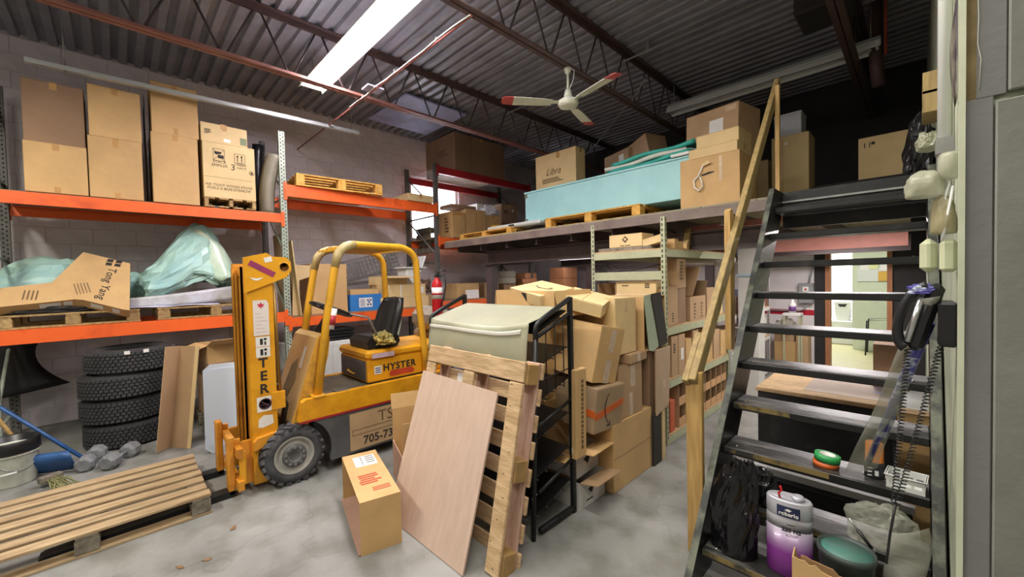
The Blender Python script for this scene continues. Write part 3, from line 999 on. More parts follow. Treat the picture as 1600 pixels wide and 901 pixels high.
# the kraft L-shaped carton with printed lettering
t = thing('parts_carton', 'flat L-shaped kraft car-parts carton printed in black, tilted on the shelf', 'box', (-6.06, -.34, 1.50))
LT = T((0, 0, 0), (0, rad(-40), 0))
TH = .12
poly = [(-.55, -.02), (.02, .04), (.08, .03), (.38, -.10), (.42, -.11), (.45, .46), (.08, .60), (-.14, .235), (-.55, .17)]
poly = [(u, v * 1.2) for u, v in poly]
MB().prism(poly, -TH, .0, 'x', 0, LT).obj('carton_body', KRAFT, t)
FT = LT @ Matrix(((0, 0, 1, .0012), (1, 0, 0, 0), (0, 1, 0, 0), (0, 0, 0, 1)))
text('Tong Yang', .10, INK, t, FT @ Matrix.Translation((.255, .26, 0)) @ Matrix.Rotation(rad(-103), 4, 'Z'), shear=.25, off=.001, space=1.06)
for (a, c) in ((-.06, .0), (.012, .0), (-.06, .055), (.012, .055)):
    MB().box(a, a + .05, c, c + .042, 0, .001, 0, FT @ Matrix.Translation((.305, .51, 0)) @ Matrix.Rotation(rad(-14), 4, 'Z')).obj('print_block', INK, t)
mk = MB()
for i in range(5):
    mk.box(-.075 + .0, .07, -.05 + i * .024, -.043 + i * .024, 0, .001, 0, FT @ Matrix.Translation((.07, .19, 0)) @ Matrix.Rotation(rad(-80), 4, 'Z'))
for i in range(4):
    mk.box(-.06, .06, -.04 + i * .028, -.03 + i * .028, 0, .001, 0, FT @ Matrix.Translation((-.27, .12, 0)) @ Matrix.Rotation(rad(84), 4, 'Z'))
tag(mk.obj('print', BROWNINK, t), kind='stuff')
def edge_label(y0, y1, yA, zA, yB, zB):
    f = lambda y: (zA + (zB - zA) * (y - yA) / (yB - yA)) - .0015
    MB().add([(-TH * .75, y0, f(y0)), (-TH * .2, y0, f(y0)), (-TH * .2, y1, f(y1)), (-TH * .75, y1, f(y1))], [(0, 1, 2, 3)], 0, LT).obj('shipping_label', WHITE, t)
edge_label(-.22, -.08, -.55, -.024, .02, .048)
edge_label(-.06, .0, -.55, -.024, .02, .048)
edge_label(.13, .22, .08, .036, .38, -.12)
edge_label(.29, .345, .08, .036, .38, -.12)
t = thing('parts_carton', 'narrow printed carton with a white end leaning beside the peaked bag', 'box', (-6.13, 1.22, ZL + .0), (rad(-28), rad(-8), 0))
MB().cbox(-.04, .04, -.07, .07, .0, .52, .004).obj('carton_body', KRAFT2, t)
MB().box(-.041, .041, -.071, .071, -.01, .05).obj('end_cap', WHITE, t)
k = MB()
for i in range(5):
    k.box(.04, .0412, -.04, .02, .2 + i * .05, .225 + i * .05)
k.obj('print', BROWNINK, t)

# big grey-beige panel standing against the first interior upright
t = thing('plastic_trim', 'grey-beige plastic car panel standing on the top shelf beside the upright', 'car part', (-6.28, 1.50, ZT))
MB().sheet(lambda u, v: (.10 * math.sin(PI * u) - .02 + .10 * v, -.15 + .17 * u + .16 * v * v + .07 * (1 - v), .80 * v * (1 - .04 * u) - .0), 8, 16, .02).obj('panel', M('beige_grey_plastic', '8C8775', 0.5, var=.1), t)
t = thing('plastic_trim', 'black plastic trim piece standing behind the beige car panel', 'car part', (-6.72, 1.50, ZT))
MB().sheet(lambda u, v: (.05 * math.sin(PI * u), -.10 + .14 * u + .05 * v, 1.05 * v), 4, 10, .012).obj('panel', BLACKPL, t)

# ------------------------------------------------------------------ floor level under the first bay
TREADM = RUBBER
def tyre_mesh(R=.365, W=.25):
    mb = MB()
    r0 = R - .012
    pr = [(.225, .03), (.24, .008), (.30, .0), (.335, .012), (r0 - .006, .03), (r0, .05), (r0, W - .05), (r0 - .006, W - .03), (.335, W - .012), (.30, W), (.24, W - .008), (.225, W - .03), (.225, .03)]
    mb.lathe(pr[:-1], 48)
    n = 48
    # inner face
    vs = [(.225 * math.cos(2 * PI * k / n), .225 * math.sin(2 * PI * k / n), z) for z in (.03, W - .03) for k in range(n)]
    mb.add(vs, [(k, n + k, n + (k + 1) % n, (k + 1) % n) for k in range(n)], 0, None, True)
    mb.f = [f for f in mb.f if len(f) < 40]
    mb.m = [0] * len(mb.f); mb.sm = [True] * len(mb.f)
    tr = MB()
    rr = random.Random(2)
    for row_ in range(6):
        nn = 54
        for k in range(nn):
            a = 2 * PI * (k + (.5 if row_ % 2 else 0)) / nn
            z = .042 + row_ * (W - .084) / 5
            sk = .35 if row_ in (1, 4) else (-.35 if row_ in (2, 3) else 0)
            m4 = Matrix.Rotation(a, 4, 'Z') @ Matrix.Translation((r0, 0, z)) @ Matrix.Rotation(sk, 4, 'X')
            tr.box(-.006, .012, -.014, .014, -.0125, .0125, 0, m4)
    return mb, tr


tb, tt = tyre_mesh()
tyre_labels = ['bottom worn tyre of the stack under the low beam', 'second tyre from the bottom of the stack', 'third tyre from the bottom of the stack', 'top tyre of the stack, with two small white stickers']
ty0 = None
for i in range(4):
    off = ((0, 0), (-.01, -.02), (.01, -.02), (0, .03))[i]
    loc = (-6.02 + off[0], .05 + off[1], .2525 * i)
    if ty0 is None:
        ty0 = thing('car_tyre', tyre_labels[0], 'tyre', loc, (0, 0, 0), 'stacked tyres under the rack')
        tb.obj('tyre_body', RUBBER, ty0)
        tag(tt.obj('tread_blocks', M('tread_rubber', '3E3E40', 0.8, var=.2), ty0), kind='stuff')
        last = ty0
    else:
        last = dup(ty0, loc, (0, 0, i * .37), tyre_labels[i])
for dy in (.0, .12):
    m4 = wm(last).inverted() @ T((-6.01, .08, .2525 * 3)) @ Matrix.Rotation(rad(-6) + dy * 3.4, 4, 'Z')
    MB().box(.356, .3595, -.022, .022, .205, .24, 0, m4).obj('sticker', WHITE, last)

# folded cardboard standing on the floor in a V
t = thing('cardboard_sheet', 'strip of cardboard folded into a tall V, standing before the tyres', 'cardboard', (-5.36, .33, 0), (rad(-6), rad(-3), 0))
for a, w_ in ((rad(-42), .18), (rad(36), .24)):
    MB().box(0, w_, -.003, .003, 0, 1.03, 0, T((0, 0, 0), (0, 0, a))).obj('panel', BROWN, t)
    MB().box(w_ - .045, w_, -.0045, -.0031, .0, 1.03, 0, T((0, 0, 0), (0, 0, a))).obj('edge_fold', KRAFT2, t)

# dumbbells
HEXG = M('dumbbell_grey', '8B8D90', 0.6, hex2='6C6E72', scale=6)
def dumbbell(label, loc, rz, s=1.0, mat=HEXG):
    t = thing('dumbbell', label, 'dumbbell', loc, (0, 0, rz), 'dumbbells on the floor')
    for sg in (-1, 1):
        mb = MB()
        R_ = .088 * s
        prof = [(.055 * s, sg * .085 * s), (R_, sg * .105 * s), (R_, sg * .205 * s), (.06 * s, sg * .232 * s)]
        m4 = T((0, 0, R_ * math.cos(PI / 8)), (0, PI / 2, 0)) @ Matrix.Rotation(PI / 8, 4, 'Z')
        pf = prof if sg > 0 else [(r_, z_) for r_, z_ in prof[::-1]]
        mb.lathe(pf, 8, 0, m4, False)
        mb.obj('weight', mat, t)
    MB().tube([(-.09 * s, 0, .083 * s), (.09 * s, 0, .083 * s)], .017 * s, 10).obj('grip', mat, t)
    return t


dumbbell('grey eight-sided dumbbell lying closest to the floor pallet', (-5.40, -.23, 0), rad(166), .82)
dumbbell('grey eight-sided dumbbell lying closest to the tyre stack', (-5.27, -.035, 0), rad(148), .82)

# bucket with black lid rim, tools
BKT = M('bucket_white', 'C9CCBE', 0.45, hex2='A3A596', scale=6, spread=(.3, .5))
t = thing('bucket', 'dirty white plastic pail with a black rim beside the blue shovel', 'bucket', (-5.42, -.70, 0))
MB().lathe([(0, 0), (.135, 0), (.14, .01), (.155, .26), (.158, .265), (.158, .275), (.155, .28), (.159, .315), (.162, .32), (.148, .32), (.13, .012), (0, .012)], 32).obj('pail', BKT, t)
MB().lathe([(.160, .275), (.172, .28), (.172, .375), (.166, .38), (.150, .375), (.150, .285)], 32).obj('lid_rim', BLACKPL, t)
MB().lathe([(.16, .255), (.166, .258), (.166, .268), (.158, .272)], 32).obj('rib', BKT, t)
MB().tube([(.158 * math.cos(a), .158 * math.sin(a), .235 - .10 * math.sin((a + .6) / 2.1 * PI)) for a in [(-.6 + .21 * i) for i in range(11)]], .004, 6).obj('bail_handle', STEEL, t)
MB().tube([(.178, .05, .135), (.176, -.045, .128)], .009, 8).obj('hand_grip', WPLAST, t)
MB().lathe([(0, .3), (.149, .3)], 24).obj('contents', M('bucket_contents', '77786E', .7), t)
t = thing('snow_shovel', 'blue shovel lying with its scoop up behind the white pail', 'shovel', (-5.50, -.40, 0))
MB().tube([(0.02, .12, .05), (-.35, -.35, .52), (-.72, -.83, .98)], .016, 10).obj('handle', BLUEPL, t)
MB().sheet(lambda u, v: (.12 + .12 * math.sin(2.4 * u) - .12 + .14 * v, -.22 + .30 * v - .04 * u, .012 + .30 * u - .10 * u * u), 10, 6, .006).obj('scoop', BLUEPL, t)
t = thing('wooden_tool_handle', 'round wooden tool handle leaning over the white pail', 'tool', (-5.86, -.62, 0))
MB().tube([(0, 0, .012), (-.35, -.46, .92)], .016, 10).obj('handle', LUMBER, t)
t = thing('wooden_tool_handle', 'grey weathered tool handle below the yellow wooden one', 'tool', (-5.74, -.86, 0))
MB().tube([(0, 0, .012), (-.3, -.36, .62)], .014, 10).obj('handle', GREYWOOD, t)
t = thing('broom', 'old grey-green broom head lying between pail and dumbbells', 'broom', (-5.12, -.46, 0), (0, 0, rad(25)))
mb = MB()
rr = random.Random(5)
for i in range(40):
    y0 = rr.uniform(-.05, .05)
    mb.tube([(0, y0 * .5, .05 + rr.uniform(0, .02)), (.16, y0 + rr.uniform(-.02, .02), .02 + rr.uniform(0, .05)), (.26, y0 * 1.6 + rr.uniform(-.03, .03), .006 + rr.uniform(0, .02))], .003, 4)
tag(mb.obj('bristles', M('old_straw', '8B8A5E', .9), t), kind='stuff')
MB().cbox(-.03, .03, -.07, .07, .03, .09, .01).obj('broom_head', GREYWOOD, t)

# dark tarp corner at the frame edge and a dark scrap behind the tools
t = thing('car_fender', 'black car fender hanging down behind the tools under the low beam', 'car part', (-7.0, -.95, .42))
MB().sheet(lambda u, v: (.08 * math.sin(PI * u), -.35 + (.42 + .12 * v ** 2 * 3 - .24 * v) * u * 1.6 + .0, .70 - .68 * v * (1 - .15 * u)), 8, 10, .01).obj('panel', BLACKPL, t)

# white storage lids leaning at the mast
LIDW = M('white_lid_plastic', 'C9D2DE', 0.35)
def lid(label, loc, rot, w_=.44, h_=.78):
    t = thing('plastic_cover', label, 'cover', loc, rot)
    c = .05
    pl = [(-w_ / 2 + c, 0), (w_ / 2 - c, 0), (w_ / 2, c), (w_ / 2, h_ - c), (w_ / 2 - c, h_), (-w_ / 2 + c, h_), (-w_ / 2, h_ - c), (-w_ / 2, c)]
    MB().prism(pl, -.02, .02, 'x').obj('panel', LIDW, t)
    pl2 = [(u * .86, h_ / 2 + (v - h_ / 2) * .9) for u, v in pl]
    MB().prism(pl2, .02, .03, 'x').obj('raised_field', LIDW, t)
    return t


lid('large white plastic lid leaning beside the fork truck mast', (-4.84, .76, 0), (0, rad(-4), rad(-12)), .42, .86)
carton('brown carton on its skid behind the white plastic lid', (-5.9, .92, .14), (.5, .5, .62), rz=6, mat=BROWN)
pallet('dark wooden pallet on the floor under the carton behind the white lid', (-5.95, .93, 0), (0, 0, PI / 2), L=.62, W=.8, nb=5, mat=GREYWOOD, seed=8, h=.138)
carton('open kraft carton with a dark mouth under the low orange beam', (-5.9, .92, .76), (.46, .5, .2), rz=6, mat=KRAFT, top='open', flaps={'+x': 70, '-y': 110})
for i, (x, y, z) in enumerate(((-5.33, .78, 0), (-5.35, .80, .2), (-5.34, .77, .39))):
    carton(('lowest', 'middle', 'top')[i] + ' white-ended small carton of the stack behind the leaning lid', (x, y, z), (.26, .22, (.2, .19, .22)[i]), rz=4 - 6 * i, mat=M('white_carton', 'D2D3D2', .7, var=.05), tape=False)

# ------------------------------------------------------------------ middle bay contents
Z2 = 1.186
carton('tall plain carton standing behind the fork truck steering wheel', (-6.44, 2.26, Z2), (.5, .53, .74), mat=KRAFT, tape=False)
t = thing('cardboard_sheet', 'narrow upright cardboard sheet leaning beside the tall plain carton', 'cardboard', (-6.3, 1.84, Z2), (rad(5), 0, 0))
MB().box(-.2, .2, -.012, 0, 0, 1.06).obj('panel', KRAFT2, t)
t = thing('cardboard_sheet', 'second long cardboard sheet leaning against the first interior upright', 'cardboard', (-6.62, 1.76, Z2), (rad(2), 0, 0))
MB().box(-.2, .3, -.03, -.01, 0, 1.18).obj('panel', BROWN, t)
BLUEBOX = M('blue_carton', '2F78BE', 0.5, var=.06)
bb = carton('bright blue box with a white label on the low orange beam', (-6.40, 2.82, Z2), (.44, .52, .26), mat=BLUEBOX, tape=False, top='open', marks=(('paper', '+x', -.02, .0, .22, .15),), flaps={})
k = MB()
F = face_frame('+x', .44, .52, .26)
for i in range(5):
    k.box(-.10, -.03, -.055 + i * .024, -.045 + i * .024, 0, .0022, 0, F)
for (a, c) in ((.01, .02), (.055, .02), (.01, -.05), (.055, -.05), (.03, -.012)):
    k.box(a, a + .03, c, c + .03, 0, .0022, 0, F)
k.obj('print', BLUEINK, bb)
carton('kraft carton with split lid sitting inside the blue box', (-6.40, 2.81, Z2 + .008), (.40, .46, .33), mat=KRAFT, tape=False)
carton('long pale carton with a label, lower of two behind the seat', (-6.42, 3.52, Z2), (.5, .92, .19), mat=KRAFT2, marks=(('strip', '+x', -.08, 0, .03, .18, WHITE),))
carton('long kraft carton with a white label, upper of two behind the seat', (-6.44, 3.52, Z2 + .191), (.5, .82, .21), mat=KRAFT2, marks=(('paper', '+x', .4, .0, .08, .11), ('strip', '+x', -.1, 0, .025, .2, WHITE)))
carton('small open pale carton on top of the long cartons', (-6.46, 3.35, Z2 + .402), (.4, .5, .14), rz=8, mat=KRAFT2, top='open', flaps={'+x': 100})
carton('small dark carton between blue box and long cartons', (-6.44, 3.09, Z2), (.3, .1, .17), mat=BROWN, tape=False)
carton('small grey-brown carton under the rusty coil', (-6.35, 4.0, Z2), (.3, .22, .2), mat=BROWN, tape=False)
# rusty coil of chain/wire
t = thing('wire_coil', 'rusty tangle of wire on the shelf behind the extinguisher', 'wire', (-6.35, 4.0, Z2 + .2))
mb = MB(); rr = random.Random(4)
for i in range(14):
    a0 = rr.uniform(0, 6)
    mb.tube([(.12 * math.cos(a0 + q * .5) + rr.uniform(-.03, .03), .10 * math.sin(a0 + q * .5) + rr.uniform(-.03, .03), .01 + i * .018 + rr.uniform(0, .05)) for q in range(12)], .007, 5)
tag(mb.obj('wire', M('rusty_wire', '7A5A42', .8, var=.3, scale=20), t), kind='stuff')
# white plastic chair frame leaning by the upright
t = thing('plastic_bin', 'white plastic tote with a raised lid behind the extinguisher', 'bin', (-6.45, 3.78, Z2 + .402))
MB().cbox(-.16, .16, -.17, .13, 0, .27, .02).obj('bin_body', WPLAST, t)
MB().cbox(-.19, .19, -.22, .24, .27, .30, .01).obj('bin_rim', WPLAST, t)
MB().cbox(-.15, .15, -.02, .01, .30, .62, .01, 0, T((0, .05, 0), (rad(-22), 0, 0)) @ T((0, 0, -.08))).obj('bin_lid', WPLAST, t)
# shopping cart of steel wire lying on the long shelf
t = thing('shopping_cart', 'tilted steel wire shopping cart resting behind the cartons', 'cart', (-6.87, 3.25, Z2 + .34), (rad(0), rad(0), 0))
mb = MB()
def wire_panel(mb, o, u, v, nu, nv, r=.0055):
    o, u, v = Vector(o), Vector(u), Vector(v)
    for i in range(nu + 1):
        mb.tube([o + u * i / nu, o + u * i / nu + v], r, 5)
    for j in range(nv + 1):
        mb.tube([o + v * j / nv, o + v * j / nv + u], r * 1.2, 5)
TL = T((0, 0, 0), (rad(18), 0, 0))
sub = MB()
wire_panel(sub, (.18, -.75, .28), (0, 1.3, -.10), (-.03, 0, .34), 18, 5)
wire_panel(sub, (-.3, -.75, .28), (0, 1.3, -.10), (.03, 0, .34), 18, 5)
wire_panel(sub, (-.3, .55, .18), (.48, 0, 0), (0, .06, .34), 8, 5)
wire_panel(sub, (-.3, -.75, .28), (.48, 0, 0), (0, 1.3, -.10), 8, 8)
tag(MB().add(sub.v, sub.f, 0, TL).obj('wire_basket', CHROME, t), kind='stuff')
fr = MB()
for x in (-.26, .14):
    fr.tube([TL @ Vector(p) for p in ((x, -.85, .66), (x, -.72, .27), (x, .5, .02), (x, .58, .0))], .012, 8)
fr.tube([TL @ Vector(p) for p in ((-.27, -.86, .67), (.15, -.86, .67))], .016, 8)
fr.obj('cart_frame', CHROME, t)
for x in (-.26, .14):
    for y in (-.55, .5):
        p = TL @ Vector((x, y, .2 - .2 * (y + .6)))
# small flat carton at the far end of the upper beam, and scraps on the mid level of the first upright
carton('flat pale carton lying on the upper orange beams beside the window', (-6.36, 3.80, 3.012), (.62, .5, .125), mat=KRAFT2, marks=(('bars', '-y', -.2, .1, .2, .02, 1, BROWNINK),))
t = thing('cardboard_sheet', 'pale bent cardboard flap sticking out above the mast', 'cardboard', (-6.2, 1.86, Z2), (rad(-3), 0, 0))
MB().prism([(-.12, .0), (-.04, .0), (-.04, .5), (.16, .58), (.10, .72), (-.12, .72)], -.02, 0, 'x').obj('panel', KRAFT2, t)
# under the low beam of the middle bay
t = thing('white_cabinet', 'white appliance cabinet standing under the middle bay behind the cowl', 'cabinet', (-6.3, 2.2, 0))
MB().cbox(-.3, .3, -.55, .55, 0, .78, .012).obj('cabinet_body', WPLAST, t)
MB().cbox(.3, .31, -.53, .0, .04, .74, .004).obj('cabinet_door', WPLAST, t)
MB().cbox(.3, .31, .02, .53, .04, .74, .004).obj('cabinet_door', WPLAST, t)
t = thing('plastic_tray_stack', 'stack of black trays on the white cabinet behind the wheel post', 'trays', (-6.25, 2.36, .782))
for i in range(4):
    MB().cbox(-.2, .2, -.2, .2, i * .045, i * .045 + .036, .01).obj('tray', BLACKPL, t)
t = thing('leaning_board', 'pale green tilted panel leaning behind the fork truck controls', 'panel', (-6.2, 3.0, 0), (rad(-16), 0, 0))
MB().cbox(-.05, -.02, -.18, .18, 0, 1.06, .004).obj('panel', M('pale_green_board', 'B6BFA8', .6), t)
carton('brown carton on the floor under the long cartons', (-6.4, 3.58, 0), (.5, .6, .5), mat=BROWN)

# ------------------------------------------------------------------ third bay contents
for i, (y, w_, tx) in enumerate(((4.83, .43, 1), (5.27, .42, 0), (5.70, .42, 0))):
    carton(('first', 'middle', 'last')[i] + ' of three big dusty brown cartons on the red top beams', (-6.62, y, 3.722), (.98, w_, .72), mat=DARKCARD, tape=i == 1, marks=((('bars', '-y', .1, .05, .34, .14, 3, BROWNINK),) if i == 0 else ()))
Z3 = 2.437
carton('printed pale carton beside the perforated upright, under the window', (-6.34, 4.66, Z3), (.44, .30, .50), mat=KRAFT, marks=(('bars', '-y', .1, .0, .14, .3, 5, BROWNINK), ('strip', '+x', 0, .4, .28, .05, TAPE)))
carton('kraft carton with taped seam behind the folding table', (-6.36, 5.10, Z3), (.44, .50, .58), mat=KRAFT, marks=(('strip', '+x', .0, .1, .03, .3, TAPE),))
carton('kraft carton next to the taped one, under the window', (-6.40, 5.60, Z3), (.44, .42, .52), mat=KRAFT)
carton('dark carton under the red beam end, upper one', (-6.6, 6.25, Z3 + .42), (.5, .5, .42), mat=DARKCARD, marks=(('paper', '+x', .2, .2, .05, .05), ('bars', '+x', -.2, .1, .16, .08, 3, INK)))
carton('dark carton under the red beam end, lower one', (-6.6, 6.25, Z3), (.5, .52, .42), mat=DARKCARD)
t = thing('white_box', 'white polystyrene box in front of the bright window', 'box', (-6.7, 5.62, Z3 + .525))
MB().cbox(-.2, .2, -.18, .18, 0, .28, .01).obj('box_body', WPLAST, t)
blob('plastic_wrap', 'ball of crumpled clear wrap on the cartons under the window', 'wrap', (-6.40, 5.66, Z3 + .525), (.17, .19, .15), M('clear_film', 'CFCFD6', .25, var=.1), seed=21, amp=.4, freq=2.5)
carton('brown flat carton on top of the pale cartons by the window', (-6.4, 4.86, Z3 + .585), (.4, .6, .07), mat=DARKCARD, tape=False)
pallet('dark wooden pallet leaning inside the third bay behind the upright', (-6.95, 4.5, 2.437), (rad(90), 0, rad(0)), L=.5, W=.5, mat=GREYWOOD, nb=4, seed=9, h=.12)
# low level of the third bay
ZB3 = 1.268
lows = [('kraft carton with a white tag behind the dark mezzanine post', (-6.45, 4.95, ZB3), (.4, .55, .3), KRAFT),
        ('round-edged grey-brown carton on the low beam beside the post', (-6.5, 5.62, ZB3), (.4, .4, .3), BROWN),
        ('brown carton next to the paper roll, on the low beam', (-6.42, 6.08, ZB3), (.4, .36, .26), DARKCARD)]
for l_, c_, s_, m_ in lows:
    carton(l_, c_, s_, mat=m_)
t = thing('paper_label_card', 'white card leaning at the foot of the mezzanine post', 'card', (-6.15, 4.98, ZB3), (0, rad(-6), 0))
MB().box(-.01, 0, -.16, .16, 0, .17).obj('card', WHITE, t)
t = thing('paper_roll', 'grey roll stack beside the terracotta cartons under the mezzanine', 'roll', (-6.4, 6.08, ZB3 + .262))
for i in range(2):
    MB().lathe([(0, i * .14), (.25, i * .14), (.26, i * .14 + .02), (.26, i * .14 + .12), (.25, i * .14 + .138), (0, i * .14 + .138)], 28).obj('roll', M('grey_paper_roll', '9B9788', .8, var=.1), t)
tc = M('terracotta_card', 'B17B55', .75, var=.1, objvar=.05)
for i, (a, h_) in enumerate(((0, .14), (4, .12), (-3, .1), (9, .12))):
    carton(('lowest', 'second', 'third', 'top')[i] + ' terracotta carton of the sagging stack under the mezzanine', (-6.3, 6.6, ZB3 + (0, .142, .264, .366)[i]), (.4, .48 - .01 * i, h_), rz=a, mat=tc, tape=False)
for i in range(4):
    carton(('lowest', 'second', 'third', 'topmost')[i] + ' brown carton of the neat stack in the dim corner under the mezzanine', (-5.7, 7.3, .9 + i * .24), (.4, .5, .238), mat=tc, tape=True)
t = thing('corner_table', 'dark table carrying the neat carton stack in the dim corner', 'table', (-5.7, 7.35, 0))
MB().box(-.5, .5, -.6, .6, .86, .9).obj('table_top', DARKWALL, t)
for x in (-.45, .45):
    for y in (-.55, .55):
        MB().box(x - .03, x + .03, y - .03, y + .03, 0, .86).obj('leg', DARKWALL, t)
t = thing('leaning_board', 'dark grey board leaning in the dim corner beside the stack', 'panel', (-5.05, 7.95, 0))
MB().box(-.1, .1, -.02, .02, 0, 1.75).obj('panel', TRUCKGREY, t)

# ================================================================== fork truck
FX = -3.58            # near side plane
fk = thing('fork_truck', 'small old yellow electric fork truck with open cab frame', 'fork truck', (-3.97, 1.4, 0))
W_ = lambda mb, name, mat, par=None: mb.obj(name, mat, par or fk, world=True)
XL = -4.36
# chassis: side skirts with wheel arches
def skirt(x0, x1):
    arc = [(.99 + .295 * math.cos(a), .235 + .295 * math.sin(a)) for a in [PI * (1 - k / 12) * .62 + 0.0 for k in range(13)]]
    pl = [(2.95, .10), (2.95, .48), (1.07, .48), (.98, .52)] + [p for p in arc if p[1] < .52] + [(1.29, .10)]
    return pl
arc = [(.99 + .29 * math.cos(a), .23 + .29 * math.sin(a)) for a in [rad(80 - 9 * k) for k in range(12)]]
arc = [p for p in arc if p[1] > .10]
side = [(2.95, .10), (2.95, .485), (1.06, .485)] + arc + [(1.27, .10)]
W_(MB().prism(side, FX - .03, FX, 'x').prism(side, XL, XL + .03, 'x').box(XL + .03, FX - .03, 1.35, 2.95, .12, .47), 'chassis', TRUCKGREY)
band = [(1.02, .50), (1.05, .655), (1.08, .675), (2.93, .675), (2.96, .65), (2.96, .50)]
W_(MB().prism(band, FX - .05, FX + .012, 'x').prism(band, XL - .012, XL + .05, 'x').box(XL + .05, FX - .05, 2.3, 2.95, .485, .675), 'side_band', YELLOW)
W_(MB().box(FX - .04, FX + .009, 1.03, 2.95, .482, .502).box(XL - .009, XL + .04, 1.03, 2.95, .482, .502), 'red_stripe', M('truck_red_stripe', 'B02338', .4))
W_(MB().box(XL + .05, FX - .05, 1.12, 2.3, .64, .668), 'floor_plate', M('floor_plate_worn', '6E664F', .6, hex2='4C4A44', scale=6))
W_(MB().cbox(FX - .11, FX - .03, 1.34, 1.46, .6755, .682, .003), 'step_patch', TRUCKGREY)
# hand-lettered board on the skirt
pb = MB().box(FX, FX + .006, 1.44, 2.08, .12, .455)
pbo = W_(pb, 'lettered_board', M('lettered_board', 'B99B74', .7, var=.12))
TXF = Matrix(((0, 0, 1, .0065), (1, 0, 0, 0), (0, 1, 0, 0), (0, 0, 0, 1)))
PB = T((FX - fk.location.x, 0, 0))
text('TSS', .15, BROWNINK, fk, PB @ TXF @ Matrix.Translation((1.82 - 1.4, .37, 0)), space=1.0)
text('705-737-', .105, INK, fk, PB @ TXF @ Matrix.Translation((1.75 - 1.4, .185, 0)), off=.002)
k = MB(); FF = PB @ TXF @ Matrix.Translation((-1.4, 0, 0))
k.box(1.46, 2.06, .30, .304, 0, .001, 0, FF).box(1.46, 2.06, .255, .259, 0, .001, 0, FF).box(1.46, 1.464, .255, .30, 0, .001, 0, FF)
k.obj('print', BROWNINK, fk)


def drive_wheel(x0, x1, y, r, name='wheel'):
    c = (x0 + x1) / 2
    lx = c - fk.location.x
    mt = T((lx, y - 1.4, r), (0, PI / 2, 0))
    h = (x1 - x0) / 2
    mb = MB().lathe([(.0, -h + .03), (r * .62, -h + .02), (r * .68, -h), (r * .93, -h + .012), (r - .012, -h + .035), (r - .012, h - .035), (r * .93, h - .012), (r * .68, h), (r * .62, h - .02), (0, h - .03)], 40, 0, mt)
    w = mb.obj(name, RUBBERD, fk)
    lug = MB()
    for k in range(22):
        for sg in (-1, 1):
            a = 2 * PI * (k + (.5 if sg > 0 else 0)) / 22
            m4 = mt @ Matrix.Rotation(a, 4, 'Z') @ Matrix.Translation((r - .012, 0, sg * h * .48)) @ Matrix.Rotation(sg * .5, 4, 'X')
            lug.box(-.01, .012, -.02, .02, -h * .5, h * .5, 0, m4)
    tag(lug.obj('lugs', RUBBERD, w), kind='stuff')
    rim = MB().lathe([(.0, h - .012), (r * .16, h - .010), (r * .2, h - .002), (r * .36, h - .016), (r * .55, h - .022), (r * .6, h - .006), (r * .64, h - .004), (r * .655, h - .02)], 36, 0, mt)
    rim.obj('rim', M('rim_dusty_grey', 'A9A79F', .6, var=.15, scale=12), w)
    hub = MB().lathe([(r * .2, h - .004), (r * .21, h + .003), (r * .38, h + .001), (r * .39, h - .014)], 30, 0, mt)
    hub.obj('hub_ring', TRUCKGREY, w)
    nuts = MB()
    for k in range(10):
        a = 2 * PI * k / 10
        nuts.cyl(.0115, h, h + .008, 6, 0, mt @ Matrix.Translation((r * .295 * math.cos(a), r * .295 * math.sin(a), 0)), False)
    nuts.obj('wheel_nuts', STEEL, w)
    return w


drive_wheel(-3.745, -3.575, .985, .236)
drive_wheel(-4.37, -4.20, .985, .236)
drive_wheel(-4.06, -3.90, 2.62, .19, 'rear_wheel')
# battery hood
hood = W_(MB().cbox(-4.30, -3.66, 1.66, 2.58, .676, .90, .012), 'battery_hood', YELLOW)
W_(MB().cbox(-4.315, -3.645, 1.645, 2.6, .90, .985, .025), 'hood_lid', YELLOW)
W_(MB().box(-4.27, -3.70, 1.652, 1.66, .70, .885), 'hood_front', TRUCKGREY)
lo = MB()
for i in range(9):
    lo.prism([(1.652, .715 + i * .019), (1.645, .717 + i * .019), (1.652, .729 + i * .019)], -4.25, -3.72, 'x')
W_(lo, 'louvres', TRUCKGREY)
W_(MB().tube([(-4.06, 1.648, .76), (-4.06, 1.63, .755), (-3.92, 1.63, .74), (-3.92, 1.648, .74)], .008, 6), 'hood_handle', YELLOWD)
HF = T((-3.66 - fk.location.x, 0, 0)) @ TXF @ Matrix.Translation((-1.4, 0, .0))
HF = T((-.0045, 0, 0)) @ HF
text('HYSTER', .092, INK, fk, HF @ Matrix.Translation((1.995, .80, 0)), off=.003, space=1.16)
k = MB()
# interlocked emblem beside the name
for (a, c, e, f) in ((0, 0, .03, .10), (.07, 0, .10, .10), (.03, .04, .07, .06), (.045, -.03, .06, .03), (.045, .07, .06, .13)):
    k.box(2.27 + a, 2.27 + e, .75 + c, .75 + f, 0, .001, 0, HF)
k.obj('emblem', INK, fk)
MB().prism([(-.13, -.028), (.12, -.03), (.14, .0), (.11, .028), (-.12, .03), (-.14, .0)], 0, .0008, 'z', 0, HF @ Matrix.Translation((2.02, .735, 0))).obj('red_sticker', M('red_sticker', 'C0432A', .5, var=.2), fk)
MB().box(1.725, 1.80, .752, .83, 0, .001, 0, HF).obj('sticker', WHITE, fk)
k = MB()
for i in range(3):
    k.box(1.735, 1.79, .765 + i * .02, .775 + i * .02, 0, .0016, 0, HF)
k.obj('print', BLUEINK, fk)
MB().box(1.70, 1.93, .91, .955, 0.016, .0168, 0, HF).obj('sticker', M('lilac_sticker', 'C9AFC0', .6, var=.15, scale=30), fk)
